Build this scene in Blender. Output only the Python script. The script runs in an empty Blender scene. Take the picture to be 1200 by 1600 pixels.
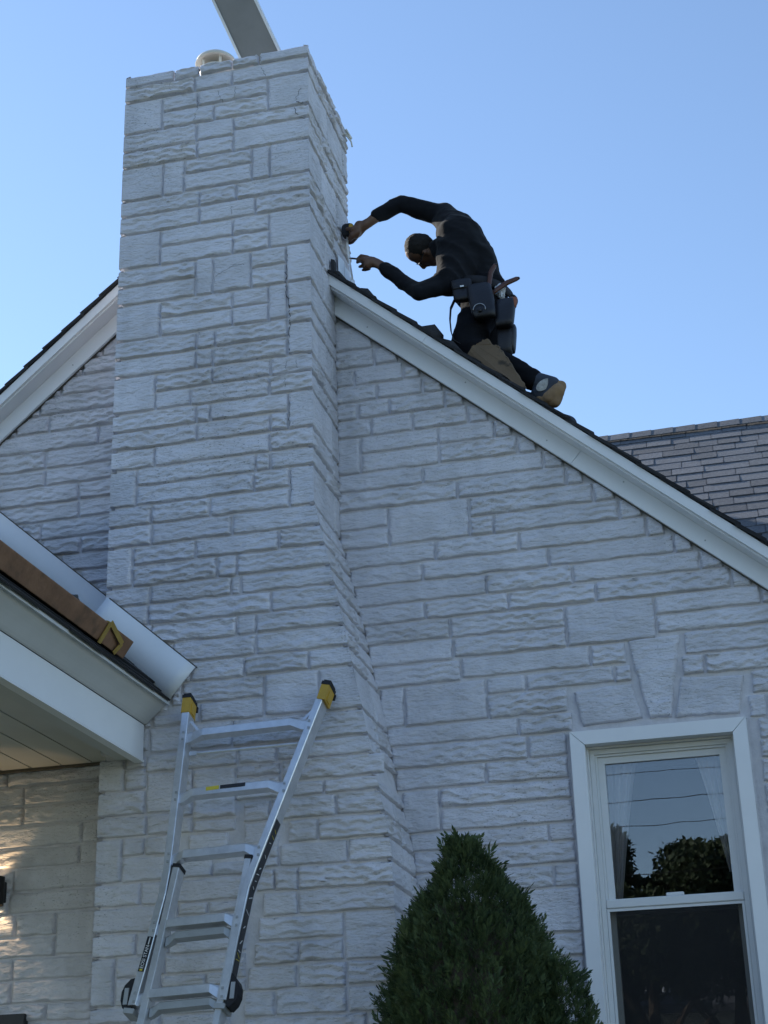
import bpy, math, random
import numpy as np
from mathutils import Vector, Matrix
from mathutils.bvhtree import BVHTree

scene = bpy.context.scene
COL = scene.collection
rad = math.radians

# ------------------------------------------------------------------ camera
PITCH, ROLL, YAW = rad(22.363), rad(-1.784), rad(-13.285)
fwd = Vector((math.sin(YAW)*math.cos(PITCH), math.cos(YAW)*math.cos(PITCH), math.sin(PITCH)))
r0 = Vector((math.cos(YAW), -math.sin(YAW), 0)); u0 = r0.cross(fwd)
rgt = math.cos(ROLL)*r0 + math.sin(ROLL)*u0
upv = -math.sin(ROLL)*r0 + math.cos(ROLL)*u0
cam_data = bpy.data.cameras.new('camera')
cam_data.sensor_fit = 'VERTICAL'; cam_data.sensor_height = 36.0; cam_data.sensor_width = 27.0
cam_data.lens = 2537.0/1600*36.0
cam_data.clip_start = 0.1; cam_data.clip_end = 2000
cam = bpy.data.objects.new('camera', cam_data); COL.objects.link(cam)
m = Matrix((rgt, upv, -fwd)).transposed().to_4x4(); m.translation = (0, -7.4, 1.6)
cam.matrix_world = m
scene.camera = cam

# ------------------------------------------------------------------ sky, sun, exposure
SUN_BEHIND, SUN_EL = rad(25), rad(29)          # azimuth behind the facade plane, from the left
sun_dir = Vector((-math.cos(SUN_BEHIND)*math.cos(SUN_EL), math.sin(SUN_BEHIND)*math.cos(SUN_EL), math.sin(SUN_EL)))
world = bpy.data.worlds.new('World'); scene.world = world; world.use_nodes = True
wn = world.node_tree.nodes; wl = world.node_tree.links
sky = wn.new('ShaderNodeTexSky'); sky.sky_type = 'NISHITA'; sky.sun_disc = False
sky.sun_elevation = SUN_EL; sky.sun_rotation = -(math.pi/2 - SUN_BEHIND)
sky.altitude = 50; sky.air_density = 1.0; sky.dust_density = 0.10; sky.ozone_density = 2.1
wl.new(sky.outputs[0], wn['Background'].inputs[0]); wn['Background'].inputs[1].default_value = 0.15
sun_data = bpy.data.lights.new('sun', 'SUN'); sun_data.energy = 5.0; sun_data.angle = rad(0.5); sun_data.color = (1, .93, .82)
sun = bpy.data.objects.new('sun', sun_data); COL.objects.link(sun)
sun.rotation_euler = sun_dir.to_track_quat('Z', 'Y').to_euler()
scene.view_settings.view_transform = 'Standard'; scene.view_settings.look = 'None'
scene.view_settings.exposure = 0.74; scene.view_settings.gamma = 1.0
scene.view_settings.use_curve_mapping = False
scene.cycles.max_bounces = 8; scene.cycles.transparent_max_bounces = 16

# ------------------------------------------------------------------ helpers
rng = np.random.default_rng(7); R = random.Random(5)
def hash3(i, j, k, s=0):
    h = (i.astype(np.int64)*73856093) ^ (j.astype(np.int64)*19349663) ^ (k.astype(np.int64)*83492791) ^ (s*2654435761)
    h = (h ^ (h >> 13))*1274126177; h = h ^ (h >> 16)
    return (h & 0xffff)/65535.0
def vnoise(p, s=0):
    p = np.asarray(p, float); f = np.floor(p); t = p-f; t = t*t*(3-2*t); f = f.astype(np.int64); out = 0
    for a in (0, 1):
        for b in (0, 1):
            for c in (0, 1):
                w = (t[:, 0] if a else 1-t[:, 0])*(t[:, 1] if b else 1-t[:, 1])*(t[:, 2] if c else 1-t[:, 2])
                out = out+w*hash3(f[:, 0]+a, f[:, 1]+b, f[:, 2]+c, s)
    return out*2-1
def fbm(p, o=3, s=0):
    a, r, tot = 1.0, 0, 0
    p = np.asarray(p, float)
    for i in range(o):
        r = r+a*vnoise(p*(2**i)+i*7.3, s+i); tot += a; a *= .5
    return r/tot

def mesh_obj(name, verts, faces, mat=None, parent=None, smooth=False, link=True, mats=None, fmat=None):
    me = bpy.data.meshes.new(name)
    me.from_pydata([tuple(map(float, v)) for v in verts], [], [tuple(map(int, f)) for f in faces])
    for mm in (mats or ([mat] if mat else [])): me.materials.append(mm)
    if fmat is not None: me.polygons.foreach_set('material_index', fmat)
    if smooth: me.polygons.foreach_set('use_smooth', [True]*len(me.polygons))
    me.update()
    o = bpy.data.objects.new(name, me)
    if link: COL.objects.link(o)
    if parent: o.parent = parent
    return o
def empty(name, loc=(0, 0, 0), label=None, cat=None, group=None, parent=None, kind=None):
    o = bpy.data.objects.new(name, None); COL.objects.link(o); o.location = loc; o.empty_display_size = .1
    if parent: o.parent = parent
    tag(o, label, cat, group, kind); return o
def tag(o, label=None, cat=None, group=None, kind=None):
    if label: o['label'] = label
    if cat: o['category'] = cat
    if group: o['group'] = group
    if kind: o['kind'] = kind
    return o

class MB:
    """collects shapes; build() links ONE mesh object"""
    def __init__(s): s.v = []; s.f = []; s.m = []; s.cm = 0
    def add(s, v, f):
        b = len(s.v); s.v += [tuple(map(float, q)) for q in v]
        for q in f: s.f.append(tuple(b+i for i in q)); s.m.append(s.cm)
        return s
    def hexa(s, p):   # 8 corners: bottom 4 ccw, top 4 ccw
        return s.add(p, [(3, 2, 1, 0), (4, 5, 6, 7), (0, 1, 5, 4), (1, 2, 6, 5), (2, 3, 7, 6), (3, 0, 4, 7)])
    def box(s, x0, x1, y0, y1, z0, z1):
        return s.hexa([(x0, y0, z0), (x1, y0, z0), (x1, y1, z0), (x0, y1, z0), (x0, y0, z1), (x1, y0, z1), (x1, y1, z1), (x0, y1, z1)])
    def bevbox(s, x0, x1, y0, y1, z0, z1, b=.004):
        """box with chamfered edges"""
        X, Y, Z = (x0, x1), (y0, y1), (z0, z1); v = []; idx = {}
        for i in (0, 1):
            for j in (0, 1):
                for k in (0, 1):
                    sx, sy, sz = (1 if i == 0 else -1), (1 if j == 0 else -1), (1 if k == 0 else -1)
                    c = (X[i], Y[j], Z[k])
                    for a in range(3):
                        d = [sx*b, sy*b, sz*b]; d[a] = 0
                        idx[i, j, k, a] = len(v); v.append((c[0]+d[0], c[1]+d[1], c[2]+d[2]))
        f = []
        for a in range(3):
            o1, o2 = [q for q in range(3) if q != a]
            for sgn in (0, 1):
                q = []
                for (p, r) in ((0, 0), (1, 0), (1, 1), (0, 1)):
                    ijk = [0, 0, 0]; ijk[a] = sgn; ijk[o1] = p; ijk[o2] = r
                    q.append(idx[(*ijk, a)])
                flip = (sgn == 0) ^ (a == 1)
                f.append(q[::-1] if flip else q)
        for a in range(3):       # edges along axis a
            o1, o2 = [q for q in range(3) if q != a]
            for p in (0, 1):
                for r in (0, 1):
                    A = [0, 0, 0]; A[o1] = p; A[o2] = r; B = list(A); B[a] = 1
                    f.append([idx[(*A, o1)], idx[(*B, o1)], idx[(*B, o2)], idx[(*A, o2)]])
        for i in (0, 1):
            for j in (0, 1):
                for k in (0, 1): f.append([idx[i, j, k, 0], idx[i, j, k, 1], idx[i, j, k, 2]])
        return s.add(v, f)
    def tube(s, pts, r, n=8, cap=True):
        pts = [Vector(p) for p in pts]; rs = r if isinstance(r, (list, tuple)) else [r]*len(pts); v = []; f = []
        prev = None
        for i, p in enumerate(pts):
            d = (pts[min(i+1, len(pts)-1)]-pts[max(i-1, 0)]).normalized()
            a = Vector((0, 0, 1)) if abs(d.z) < .9 else Vector((1, 0, 0))
            if prev is not None: a = prev
            x = (a-d*a.dot(d)).normalized(); y = d.cross(x); prev = x
            for k in range(n):
                t = 2*math.pi*k/n; v.append(p+(x*math.cos(t)+y*math.sin(t))*rs[i])
        for i in range(len(pts)-1):
            for k in range(n):
                f.append((i*n+k, i*n+(k+1) % n, (i+1)*n+(k+1) % n, (i+1)*n+k))
        if cap: f.append(tuple(range(n))[::-1]); f.append(tuple(range((len(pts)-1)*n, len(pts)*n)))
        return s.add(v, f)
    def obar(s, p0, p1, w, h, up=(0, 0, 1), off=(0, 0)):
        """rectangular bar from p0 to p1: w across, h along up"""
        p0, p1 = Vector(p0), Vector(p1); d = (p1-p0).normalized(); u = Vector(up); u = (u-d*u.dot(d)).normalized(); x = d.cross(u)
        q = []
        for p in (p0, p1):
            for a, b in ((-1, -1), (1, -1), (1, 1), (-1, 1)): q.append(p+x*(a*w/2+off[0])+u*(b*h/2+off[1]))
        return s.hexa(q)
    def prism(s, poly, axis, a0, a1):
        """poly of 2D points extruded along axis ('x','y','z')"""
        n = len(poly); v = []
        for a in (a0, a1):
            for p, q in poly: v.append({'x': (a, p, q), 'y': (p, a, q), 'z': (p, q, a)}[axis])
        f = [tuple(range(n))[::-1], tuple(range(n, 2*n))]+[(i, (i+1) % n, n+(i+1) % n, n+i) for i in range(n)]
        return s.add(v, f)
    def lathe(s, prof, c=(0, 0, 0), n=24, M=None):
        v = []; f = []
        for r, z in prof:
            for k in range(n):
                t = 2*math.pi*k/n; p = Vector((r*math.cos(t), r*math.sin(t), z))
                if M: p = M @ p
                v.append(p+Vector(c))
        for i in range(len(prof)-1):
            for k in range(n): f.append((i*n+k, i*n+(k+1) % n, (i+1)*n+(k+1) % n, (i+1)*n+k))
        return s.add(v, f)
    def build(s, name, mat, parent=None, smooth=False, link=True):
        mats = mat if isinstance(mat, list) else [mat]
        o = mesh_obj(name, s.v, s.f, None, parent, smooth, link, mats, s.m)
        import bmesh
        bm = bmesh.new(); bm.from_mesh(o.data); bmesh.ops.recalc_face_normals(bm, faces=bm.faces); bm.to_mesh(o.data); bm.free()
        return o

# ------------------------------------------------------------------ materials
def mat(name, col, rough=.6, metal=0, var=.0, vscale=4, bump=None, spec=.4, col2=None, c2scale=8, c2range=(.5, .6), island=0, sheen=0, coat=0):
    m = bpy.data.materials.new(name); m.use_nodes = True; nt = m.node_tree; N = nt.nodes; L = nt.links
    b = N['Principled BSDF']; b.inputs['Roughness'].default_value = rough; b.inputs['Metallic'].default_value = metal
    b.inputs['Specular IOR Level'].default_value = spec
    if sheen: b.inputs['Sheen Weight'].default_value = sheen
    if coat: b.inputs['Coat Weight'].default_value = coat
    tc = N.new('ShaderNodeTexCoord'); geo = N.new('ShaderNodeNewGeometry')
    c = N.new('ShaderNodeRGB'); c.outputs[0].default_value = (*col, 1); cur = c.outputs[0]
    if col2:
        n = N.new('ShaderNodeTexNoise'); n.inputs['Scale'].default_value = c2scale; n.inputs['Detail'].default_value = 5
        L.new(geo.outputs['Position'], n.inputs['Vector'])
        r = N.new('ShaderNodeMapRange'); r.inputs[1].default_value = c2range[0]; r.inputs[2].default_value = c2range[1]
        L.new(n.outputs['Fac'], r.inputs[0])
        mx = N.new('ShaderNodeMix'); mx.data_type = 'RGBA'; L.new(r.outputs[0], mx.inputs[0]); L.new(cur, mx.inputs[6]); mx.inputs[7].default_value = (*col2, 1)
        cur = mx.outputs[2]
    if var:
        n = N.new('ShaderNodeTexNoise'); n.inputs['Scale'].default_value = vscale; n.inputs['Detail'].default_value = 6; n.inputs['Roughness'].default_value = .65
        L.new(geo.outputs['Position'], n.inputs['Vector'])
        r = N.new('ShaderNodeMapRange'); r.inputs[1].default_value = .25; r.inputs[2].default_value = .75; r.inputs[3].default_value = 1-var; r.inputs[4].default_value = 1+var
        L.new(n.outputs['Fac'], r.inputs[0])
        mx = N.new('ShaderNodeMix'); mx.data_type = 'RGBA'; mx.blend_type = 'MULTIPLY'; mx.inputs[0].default_value = 1
        L.new(cur, mx.inputs[6]); L.new(r.outputs[0], mx.inputs[7]); cur = mx.outputs[2]
    if island:
        oi = N.new('ShaderNodeObjectInfo'); r = N.new('ShaderNodeMapRange'); r.inputs[3].default_value = 1-island; r.inputs[4].default_value = 1+island
        src = oi.outputs['Random'] if island < 1 else geo.outputs['Random Per Island']
        L.new(src, r.inputs[0])
        mx = N.new('ShaderNodeMix'); mx.data_type = 'RGBA'; mx.blend_type = 'MULTIPLY'; mx.inputs[0].default_value = 1
        L.new(cur, mx.inputs[6]); L.new(r.outputs[0], mx.inputs[7]); cur = mx.outputs[2]
    L.new(cur, b.inputs['Base Color'])
    if bump:
        prev = None
        for sc, st, di in bump:
            n = N.new('ShaderNodeTexNoise'); n.inputs['Scale'].default_value = sc; n.inputs['Detail'].default_value = 4
            L.new(geo.outputs['Position'], n.inputs['Vector'])
            bp = N.new('ShaderNodeBump'); bp.inputs['Strength'].default_value = st; bp.inputs['Distance'].default_value = di
            L.new(n.outputs['Fac'], bp.inputs['Height'])
            if prev: L.new(prev, bp.inputs['Normal'])
            prev = bp.outputs[0]
        L.new(prev, b.inputs['Normal'])
    return m

M = {}
def stonemat():
    m = mat('painted_formstone', (.645, .64, .69), .70, var=.09, vscale=3.2, col2=(.545, .54, .575), c2scale=5, c2range=(.50, .74), island=.055)
    nt = m.node_tree; N = nt.nodes; L = nt.links; b = N['Principled BSDF']; geo = N.new('ShaderNodeNewGeometry')
    mp = N.new('ShaderNodeMapping'); mp.inputs['Scale'].default_value = (1, 1, 2.6); L.new(geo.outputs['Position'], mp.inputs['Vector'])
    prev = None
    for typ, sc, det, st, di in (('RIDGED_MULTIFRACTAL', 7, 7, 1.0, .012), ('FBM', 34, 7, 1.0, .011), ('FBM', 150, 3, .5, .002)):
        n = N.new('ShaderNodeTexNoise'); n.noise_type = typ; n.inputs['Scale'].default_value = sc; n.inputs['Detail'].default_value = det
        L.new(mp.outputs[0], n.inputs['Vector'])
        bp = N.new('ShaderNodeBump'); bp.inputs['Strength'].default_value = st; bp.inputs['Distance'].default_value = di; L.new(n.outputs['Fac'], bp.inputs['Height'])
        if prev: L.new(prev, bp.inputs['Normal'])
        prev = bp.outputs[0]
    L.new(prev, b.inputs['Normal'])
    # weathering: faint run-off streaks
    mp3 = N.new('ShaderNodeMapping'); mp3.inputs['Scale'].default_value = (9, 9, .7); L.new(geo.outputs['Position'], mp3.inputs['Vector'])
    n3 = N.new('ShaderNodeTexNoise'); n3.inputs['Scale'].default_value = 1; n3.inputs['Detail'].default_value = 4; L.new(mp3.outputs[0], n3.inputs['Vector'])
    r3 = N.new('ShaderNodeMapRange'); r3.inputs[1].default_value = .48; r3.inputs[2].default_value = .72; r3.inputs[3].default_value = 1; r3.inputs[4].default_value = .90; L.new(n3.outputs['Fac'], r3.inputs[0])
    mxs = N.new('ShaderNodeMix'); mxs.data_type = 'RGBA'; mxs.blend_type = 'MULTIPLY'; mxs.inputs[0].default_value = 1; src = b.inputs['Base Color'].links[0].from_socket
    L.new(src, mxs.inputs[6]); L.new(r3.outputs[0], mxs.inputs[7]); L.new(mxs.outputs[2], b.inputs['Base Color'])
    # weathering: fine dark pitting in patches
    n = N.new('ShaderNodeTexNoise'); n.inputs['Scale'].default_value = 75; n.inputs['Detail'].default_value = 4; L.new(mp.outputs[0], n.inputs['Vector'])
    r = N.new('ShaderNodeMapRange'); r.inputs[1].default_value = .60; r.inputs[2].default_value = .68; L.new(n.outputs['Fac'], r.inputs[0])
    n2 = N.new('ShaderNodeTexNoise'); n2.inputs['Scale'].default_value = 1.3; n2.inputs['Detail'].default_value = 2; L.new(geo.outputs['Position'], n2.inputs['Vector'])
    r2 = N.new('ShaderNodeMapRange'); r2.inputs[1].default_value = .45; r2.inputs[2].default_value = .65; L.new(n2.outputs['Fac'], r2.inputs[0])
    mu = N.new('ShaderNodeMath'); mu.operation = 'MULTIPLY'; L.new(r.outputs[0], mu.inputs[0]); L.new(r2.outputs[0], mu.inputs[1])
    mx = N.new('ShaderNodeMix'); mx.data_type = 'RGBA'; L.new(mu.outputs[0], mx.inputs[0]); src = b.inputs['Base Color'].links[0].from_socket
    L.new(src, mx.inputs[6]); mx.inputs[7].default_value = (.22, .23, .25, 1); L.new(mx.outputs[2], b.inputs['Base Color'])
    return m
M['stone'] = stonemat()
M['mortar'] = mat('painted_mortar', (.60, .592, .625), .85, var=.15, vscale=14, bump=[(90, .5, .005)])
M['trim'] = mat('white_vinyl_trim', (.80, .81, .83), .42, var=.05, vscale=2.0, bump=[(2.5, .3, .02), (30, .05, .004)])
M['trim_fascia'] = mat('coated_fascia', (.78, .785, .80), .45, var=.05, vscale=3, bump=[(4, .1, .01)])
M['cream'] = mat('cream_gutter_paint', (.60, .60, .59), .5, var=.06, vscale=3, bump=[(6, .1, .01)])
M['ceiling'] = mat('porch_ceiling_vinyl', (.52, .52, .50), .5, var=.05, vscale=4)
M['flash'] = mat('white_flashing_metal', (.74, .76, .79), .34, var=.05, vscale=2.5, bump=[(2.2, .25, .03)])
M['shingle'] = mat('grey_asphalt_shingle', (.125, .133, .150), .95, var=.35, vscale=60, bump=[(320, .8, .004)], island=.22)
M['shingle_dark'] = mat('black_asphalt_shingle', (.030, .030, .033), .95, var=.4, vscale=70, bump=[(300, .8, .004)], island=.3)
M['underlay'] = mat('roof_underlay', (.035, .05, .085), .6, var=.2, vscale=12)
M['deck'] = mat('roof_deck', (.09, .085, .08), .95, var=.2, vscale=10)
M['alu'] = mat('ladder_aluminium', (.66, .67, .69), .36, metal=.75, var=.16, vscale=18, bump=[(40, .08, .004)])
M['alu_dull'] = mat('dull_aluminium', (.42, .43, .43), .5, metal=.7, var=.12, vscale=14)
M['yellow'] = mat('yellow_plastic', (.50, .30, .035), .5, var=.12, vscale=25)
M['rubber'] = mat('black_rubber', (.015, .015, .018), .7, var=.2, vscale=40)
M['sticker'] = mat('black_sticker', (.022, .022, .026), .4)
M['ink'] = mat('white_print', (.70, .70, .70), .5)
M['ink_yellow'] = mat('yellow_print', (.60, .50, .05), .5)
M['lumber'] = mat('weathered_lumber', (.25, .138, .082), .8, var=.28, vscale=9, bump=[(30, .5, .006)], col2=(.16, .095, .058), c2scale=13, c2range=(.52, .68))
M['bracket'] = mat('yellow_steel_bracket', (.38, .25, .055), .55, var=.2, vscale=20)
M['scrap'] = mat('shingle_scrap', (.05, .052, .055), .9, var=.4, vscale=30, bump=[(60, .7, .01)])
M['glass_frame'] = mat('vinyl_window_white', (.68, .69, .70), .4, var=.03, vscale=3)
M['caulk'] = mat('caulk_line', (.10, .09, .075), .9, var=.3, vscale=40)
M['screen_frame'] = mat('screen_frame', (.32, .32, .30), .5)
M['curtain'] = mat('sheer_curtain', (.85, .85, .85), .9)
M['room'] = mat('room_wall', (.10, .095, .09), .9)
M['shirt'] = mat('black_work_shirt', (.0115, .0125, .016), .9, spec=.05, var=.2, vscale=10, bump=[(35, .35, .006), (400, .2, .001)], sheen=.10)
M['trousers'] = mat('black_work_trousers', (.009, .0095, .012), .9, spec=.06, var=.25, vscale=12, bump=[(40, .4, .006)])
M['skin'] = mat('skin', (.125, .066, .042), .55, var=.12, vscale=20, bump=[(90, .15, .002)])
M['hair'] = mat('short_black_hair', (.012, .010, .009), .8, bump=[(220, .9, .006)])
M['leather'] = mat('black_leather', (.011, .011, .014), .5, var=.3, vscale=15, bump=[(60, .3, .004)])
M['webbing'] = mat('black_webbing', (.014, .014, .017), .8, bump=[(200, .3, .002)])
M['brown_leather'] = mat('orange_leather', (.22, .075, .04), .7)
M['grip'] = mat('rust_red_grip', (.085, .035, .025), .5, var=.2, vscale=30)
M['steel'] = mat('tool_steel', (.45, .45, .46), .35, metal=1)
M['cardboard'] = mat('torn_cardboard', (.135, .095, .06), .9, var=.15, vscale=10, bump=[(30, .4, .006)], col2=(.05, .04, .03), c2scale=16, c2range=(.56, .64))
M['sole'] = mat('tan_boot_sole', (.24, .155, .085), .8, var=.25, vscale=20, bump=[(50, .5, .006)])
M['shoe'] = mat('navy_boot_fabric', (.03, .038, .055), .75, var=.2, vscale=20)
M['shoe_patch'] = mat('grey_shoe_lining', (.33, .33, .32), .7, var=.5, vscale=40, bump=[(80, .8, .006)])
M['lens'] = mat('dark_lens', (.01, .01, .012), .1, spec=.6)
M['plastic_clear'] = mat('cloudy_plastic', (.55, .58, .62), .4)
M['lamp_black'] = mat('lamp_black', (.012, .012, .014), .5)
M['door'] = mat('dark_door', (.03, .03, .035), .5)
M['vent'] = mat('cream_vent_metal', (.62, .60, .54), .5, var=.08, vscale=10)
M['sheet'] = mat('bare_aluminium_sheet', (.25, .25, .255), .42, metal=.6, var=.10, vscale=5, bump=[(3, .2, .02)])
M['crack'] = mat('open_crack', (.03, .03, .03), 1)
M['ground'] = mat('lawn_ground', (.04, .055, .03), 1, var=.4, vscale=1.5)
M['asphalt'] = mat('asphalt', (.05, .05, .05), .95, var=.2, vscale=3)
M['bark'] = mat('bark', (.07, .055, .04), .95, var=.3, vscale=12, bump=[(20, .6, .02)])
M['wood_pole'] = mat('pole_wood', (.10, .075, .055), .9, var=.2, vscale=6)
M['wire'] = mat('wire_black', (.01, .01, .01), .7)
def leafmat(name, a, b, trans=.25):
    m = bpy.data.materials.new(name); m.use_nodes = True; nt = m.node_tree; N = nt.nodes; L = nt.links
    bs = N['Principled BSDF']; bs.inputs['Roughness'].default_value = .62; bs.inputs['Specular IOR Level'].default_value = .3
    geo = N.new('ShaderNodeNewGeometry'); n = N.new('ShaderNodeTexNoise'); n.inputs['Scale'].default_value = 9; n.inputs['Detail'].default_value = 3
    L.new(geo.outputs['Position'], n.inputs['Vector'])
    ad = N.new('ShaderNodeMath'); ad.operation = 'MULTIPLY_ADD'; ad.inputs[1].default_value = .5; L.new(geo.outputs['Random Per Island'], ad.inputs[0]); L.new(n.outputs['Fac'], ad.inputs[2])
    r = N.new('ShaderNodeMapRange'); r.inputs[1].default_value = .35; r.inputs[2].default_value = 1.05; L.new(ad.outputs[0], r.inputs[0])
    mx = N.new('ShaderNodeMix'); mx.data_type = 'RGBA'; L.new(r.outputs[0], mx.inputs[0]); mx.inputs[6].default_value = (*a, 1); mx.inputs[7].default_value = (*b, 1)
    L.new(mx.outputs[2], bs.inputs['Base Color'])
    tr = N.new('ShaderNodeBsdfTranslucent'); L.new(mx.outputs[2], tr.inputs['Color'])
    ms = N.new('ShaderNodeMixShader'); ms.inputs[0].default_value = trans
    L.new(bs.outputs[0], ms.inputs[1]); L.new(tr.outputs[0], ms.inputs[2]); L.new(ms.outputs[0], N['Material Output'].inputs['Surface'])
    return m
M['arbor'] = leafmat('arborvitae_scale', (.030, .056, .026), (.095, .130, .050), .25)
M['leaf'] = leafmat('street_tree_leaf', (.020, .034, .016), (.045, .065, .03), .2)
def glassmat(name, ior, tint):
    m = bpy.data.materials.new(name); m.use_nodes = True; nt = m.node_tree; N = nt.nodes; L = nt.links
    for q in list(N):
        if q.type == 'BSDF_PRINCIPLED': N.remove(q)
    t = N.new('ShaderNodeBsdfTransparent'); t.inputs[0].default_value = (*tint, 1)
    g = N.new('ShaderNodeBsdfGlossy'); g.inputs['Roughness'].default_value = .0; g.inputs['Color'].default_value = (.95, .97, 1, 1)
    fr = N.new('ShaderNodeFresnel'); fr.inputs['IOR'].default_value = ior
    geo = N.new('ShaderNodeNewGeometry'); n = N.new('ShaderNodeTexNoise'); n.inputs['Scale'].default_value = 3.5; n.inputs['Detail'].default_value = 1.5
    L.new(geo.outputs['Position'], n.inputs['Vector'])
    bp = N.new('ShaderNodeBump'); bp.inputs['Strength'].default_value = .03; bp.inputs['Distance'].default_value = .006; L.new(n.outputs['Fac'], bp.inputs['Height'])
    L.new(bp.outputs[0], g.inputs['Normal'])
    ms = N.new('ShaderNodeMixShader'); L.new(fr.outputs[0], ms.inputs[0]); L.new(t.outputs[0], ms.inputs[1]); L.new(g.outputs[0], ms.inputs[2])
    L.new(ms.outputs[0], N['Material Output'].inputs['Surface'])
    return m
M['glass'] = glassmat('window_glass', 1.95, (.86, .86, .88))
def screenmat():
    m = bpy.data.materials.new('insect_screen'); m.use_nodes = True; nt = m.node_tree; N = nt.nodes; L = nt.links
    b = N['Principled BSDF']; b.inputs['Base Color'].default_value = (.012, .012, .014, 1); b.inputs['Roughness'].default_value = .5
    t = N.new('ShaderNodeBsdfTransparent'); ms = N.new('ShaderNodeMixShader'); ms.inputs[0].default_value = .38
    L.new(t.outputs[0], ms.inputs[1]); L.new(b.outputs[0], ms.inputs[2]); L.new(ms.outputs[0], N['Material Output'].inputs['Surface'])
    return m
M['screen'] = screenmat()
def emit(name, col, st):
    m = bpy.data.materials.new(name); m.use_nodes = True; b = m.node_tree.nodes['Principled BSDF']
    b.inputs['Emission Color'].default_value = (*col, 1); b.inputs['Emission Strength'].default_value = st
    return m
M['bulb'] = emit('lit_bulb', (1, .72, .38), 12)

# ------------------------------------------------------------------ the ground and street
tag(mesh_obj('ground', [(-400, -400, 0), (400, -400, 0), (400, 400, 0), (-400, 400, 0)], [(0, 1, 2, 3)], M['ground']), kind='structure')
tag(MB().box(-200, 200, -23, -16, -.1, .004).build('road', M['asphalt']), kind='structure')

# ------------------------------------------------------------------ house geometry constants
TH = math.atan(.87); CT, ST = math.cos(TH), math.sin(TH)
AX, AZ = -2.655, 6.70                     # apex of the shingle line of the front gable
CH = -.49                                 # plane of the chimney front
def xr(z): return float(np.interp(z, [2.7, 2.95, 3.1, 3.58, 4.1, 4.62, 9], [-1.65, -1.66, -1.685, -1.775, -1.875, -1.988, -1.988]))
def roof_z(x): return AZ-.87*abs(x-AX)

house = empty('house', (0, 0, 0), 'white painted stone-faced house with gable, tall chimney and corner of a porch', 'house')

def part(name, mb, m, parent=None, smooth=False, label=None, kind=None):
    o = mb.build(name, m, parent or house, smooth); tag(o, label, None, None, kind); return o

# walls (mortar faces; the stones stand proud of them)
w = MB()
def top(x): return roof_z(x)-.13
w.prism([(-5.4, 0), (-.82, 0), (-.82, top(-.82)), (AX, top(AX)), (-5.4, top(-5.4))], 'y', .005, .2)
w.prism([(-.82, 0), (-.148, 0), (-.148, 1.80), (-.82, 1.80)], 'y', .005, .2)
w.prism([(-.82, 3.43), (-.148, 3.43), (-.148, top(-.148)), (-.82, top(-.82))], 'y', .005, .2)
w.prism([(-.148, 0), (2.0, 0), (2.0, top(2.0)), (-.148, top(-.148))], 'y', .005, .2)
front_wall = part('front_wall', w, M['mortar'])
part('side_wall', MB().box(1.8, 2.0, .2, 8, 0, 2.5).box(-5.4, -5.2, .2, 8, 0, 4.1).box(-5.4, 2.0, 8, 8.2, 0, 2.5), M['mortar'])
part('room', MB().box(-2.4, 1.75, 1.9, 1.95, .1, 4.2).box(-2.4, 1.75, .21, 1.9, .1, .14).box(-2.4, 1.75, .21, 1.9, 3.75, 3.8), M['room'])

# chimney core
lv = [0, 2.7, 2.95, 3.1, 3.58, 4.1, 4.62, 7.238]
v = []; f = []
for z in lv: v += [(-3.001, CH+.005, z), (xr(z)-.005, CH+.005, z), (xr(z)-.005, .31, z), (-3.001, .31, z)]
for i in range(len(lv)-1):
    for k in range(4): f.append((i*4+k, i*4+(k+1) % 4, i*4+4+(k+1) % 4, i*4+4+k))
n = len(lv)*4-4; f += [(3, 2, 1, 0), (n, n+1, n+2, n+3)]
chimney = mesh_obj('chimney', v, f, M['mortar'], house)

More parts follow.
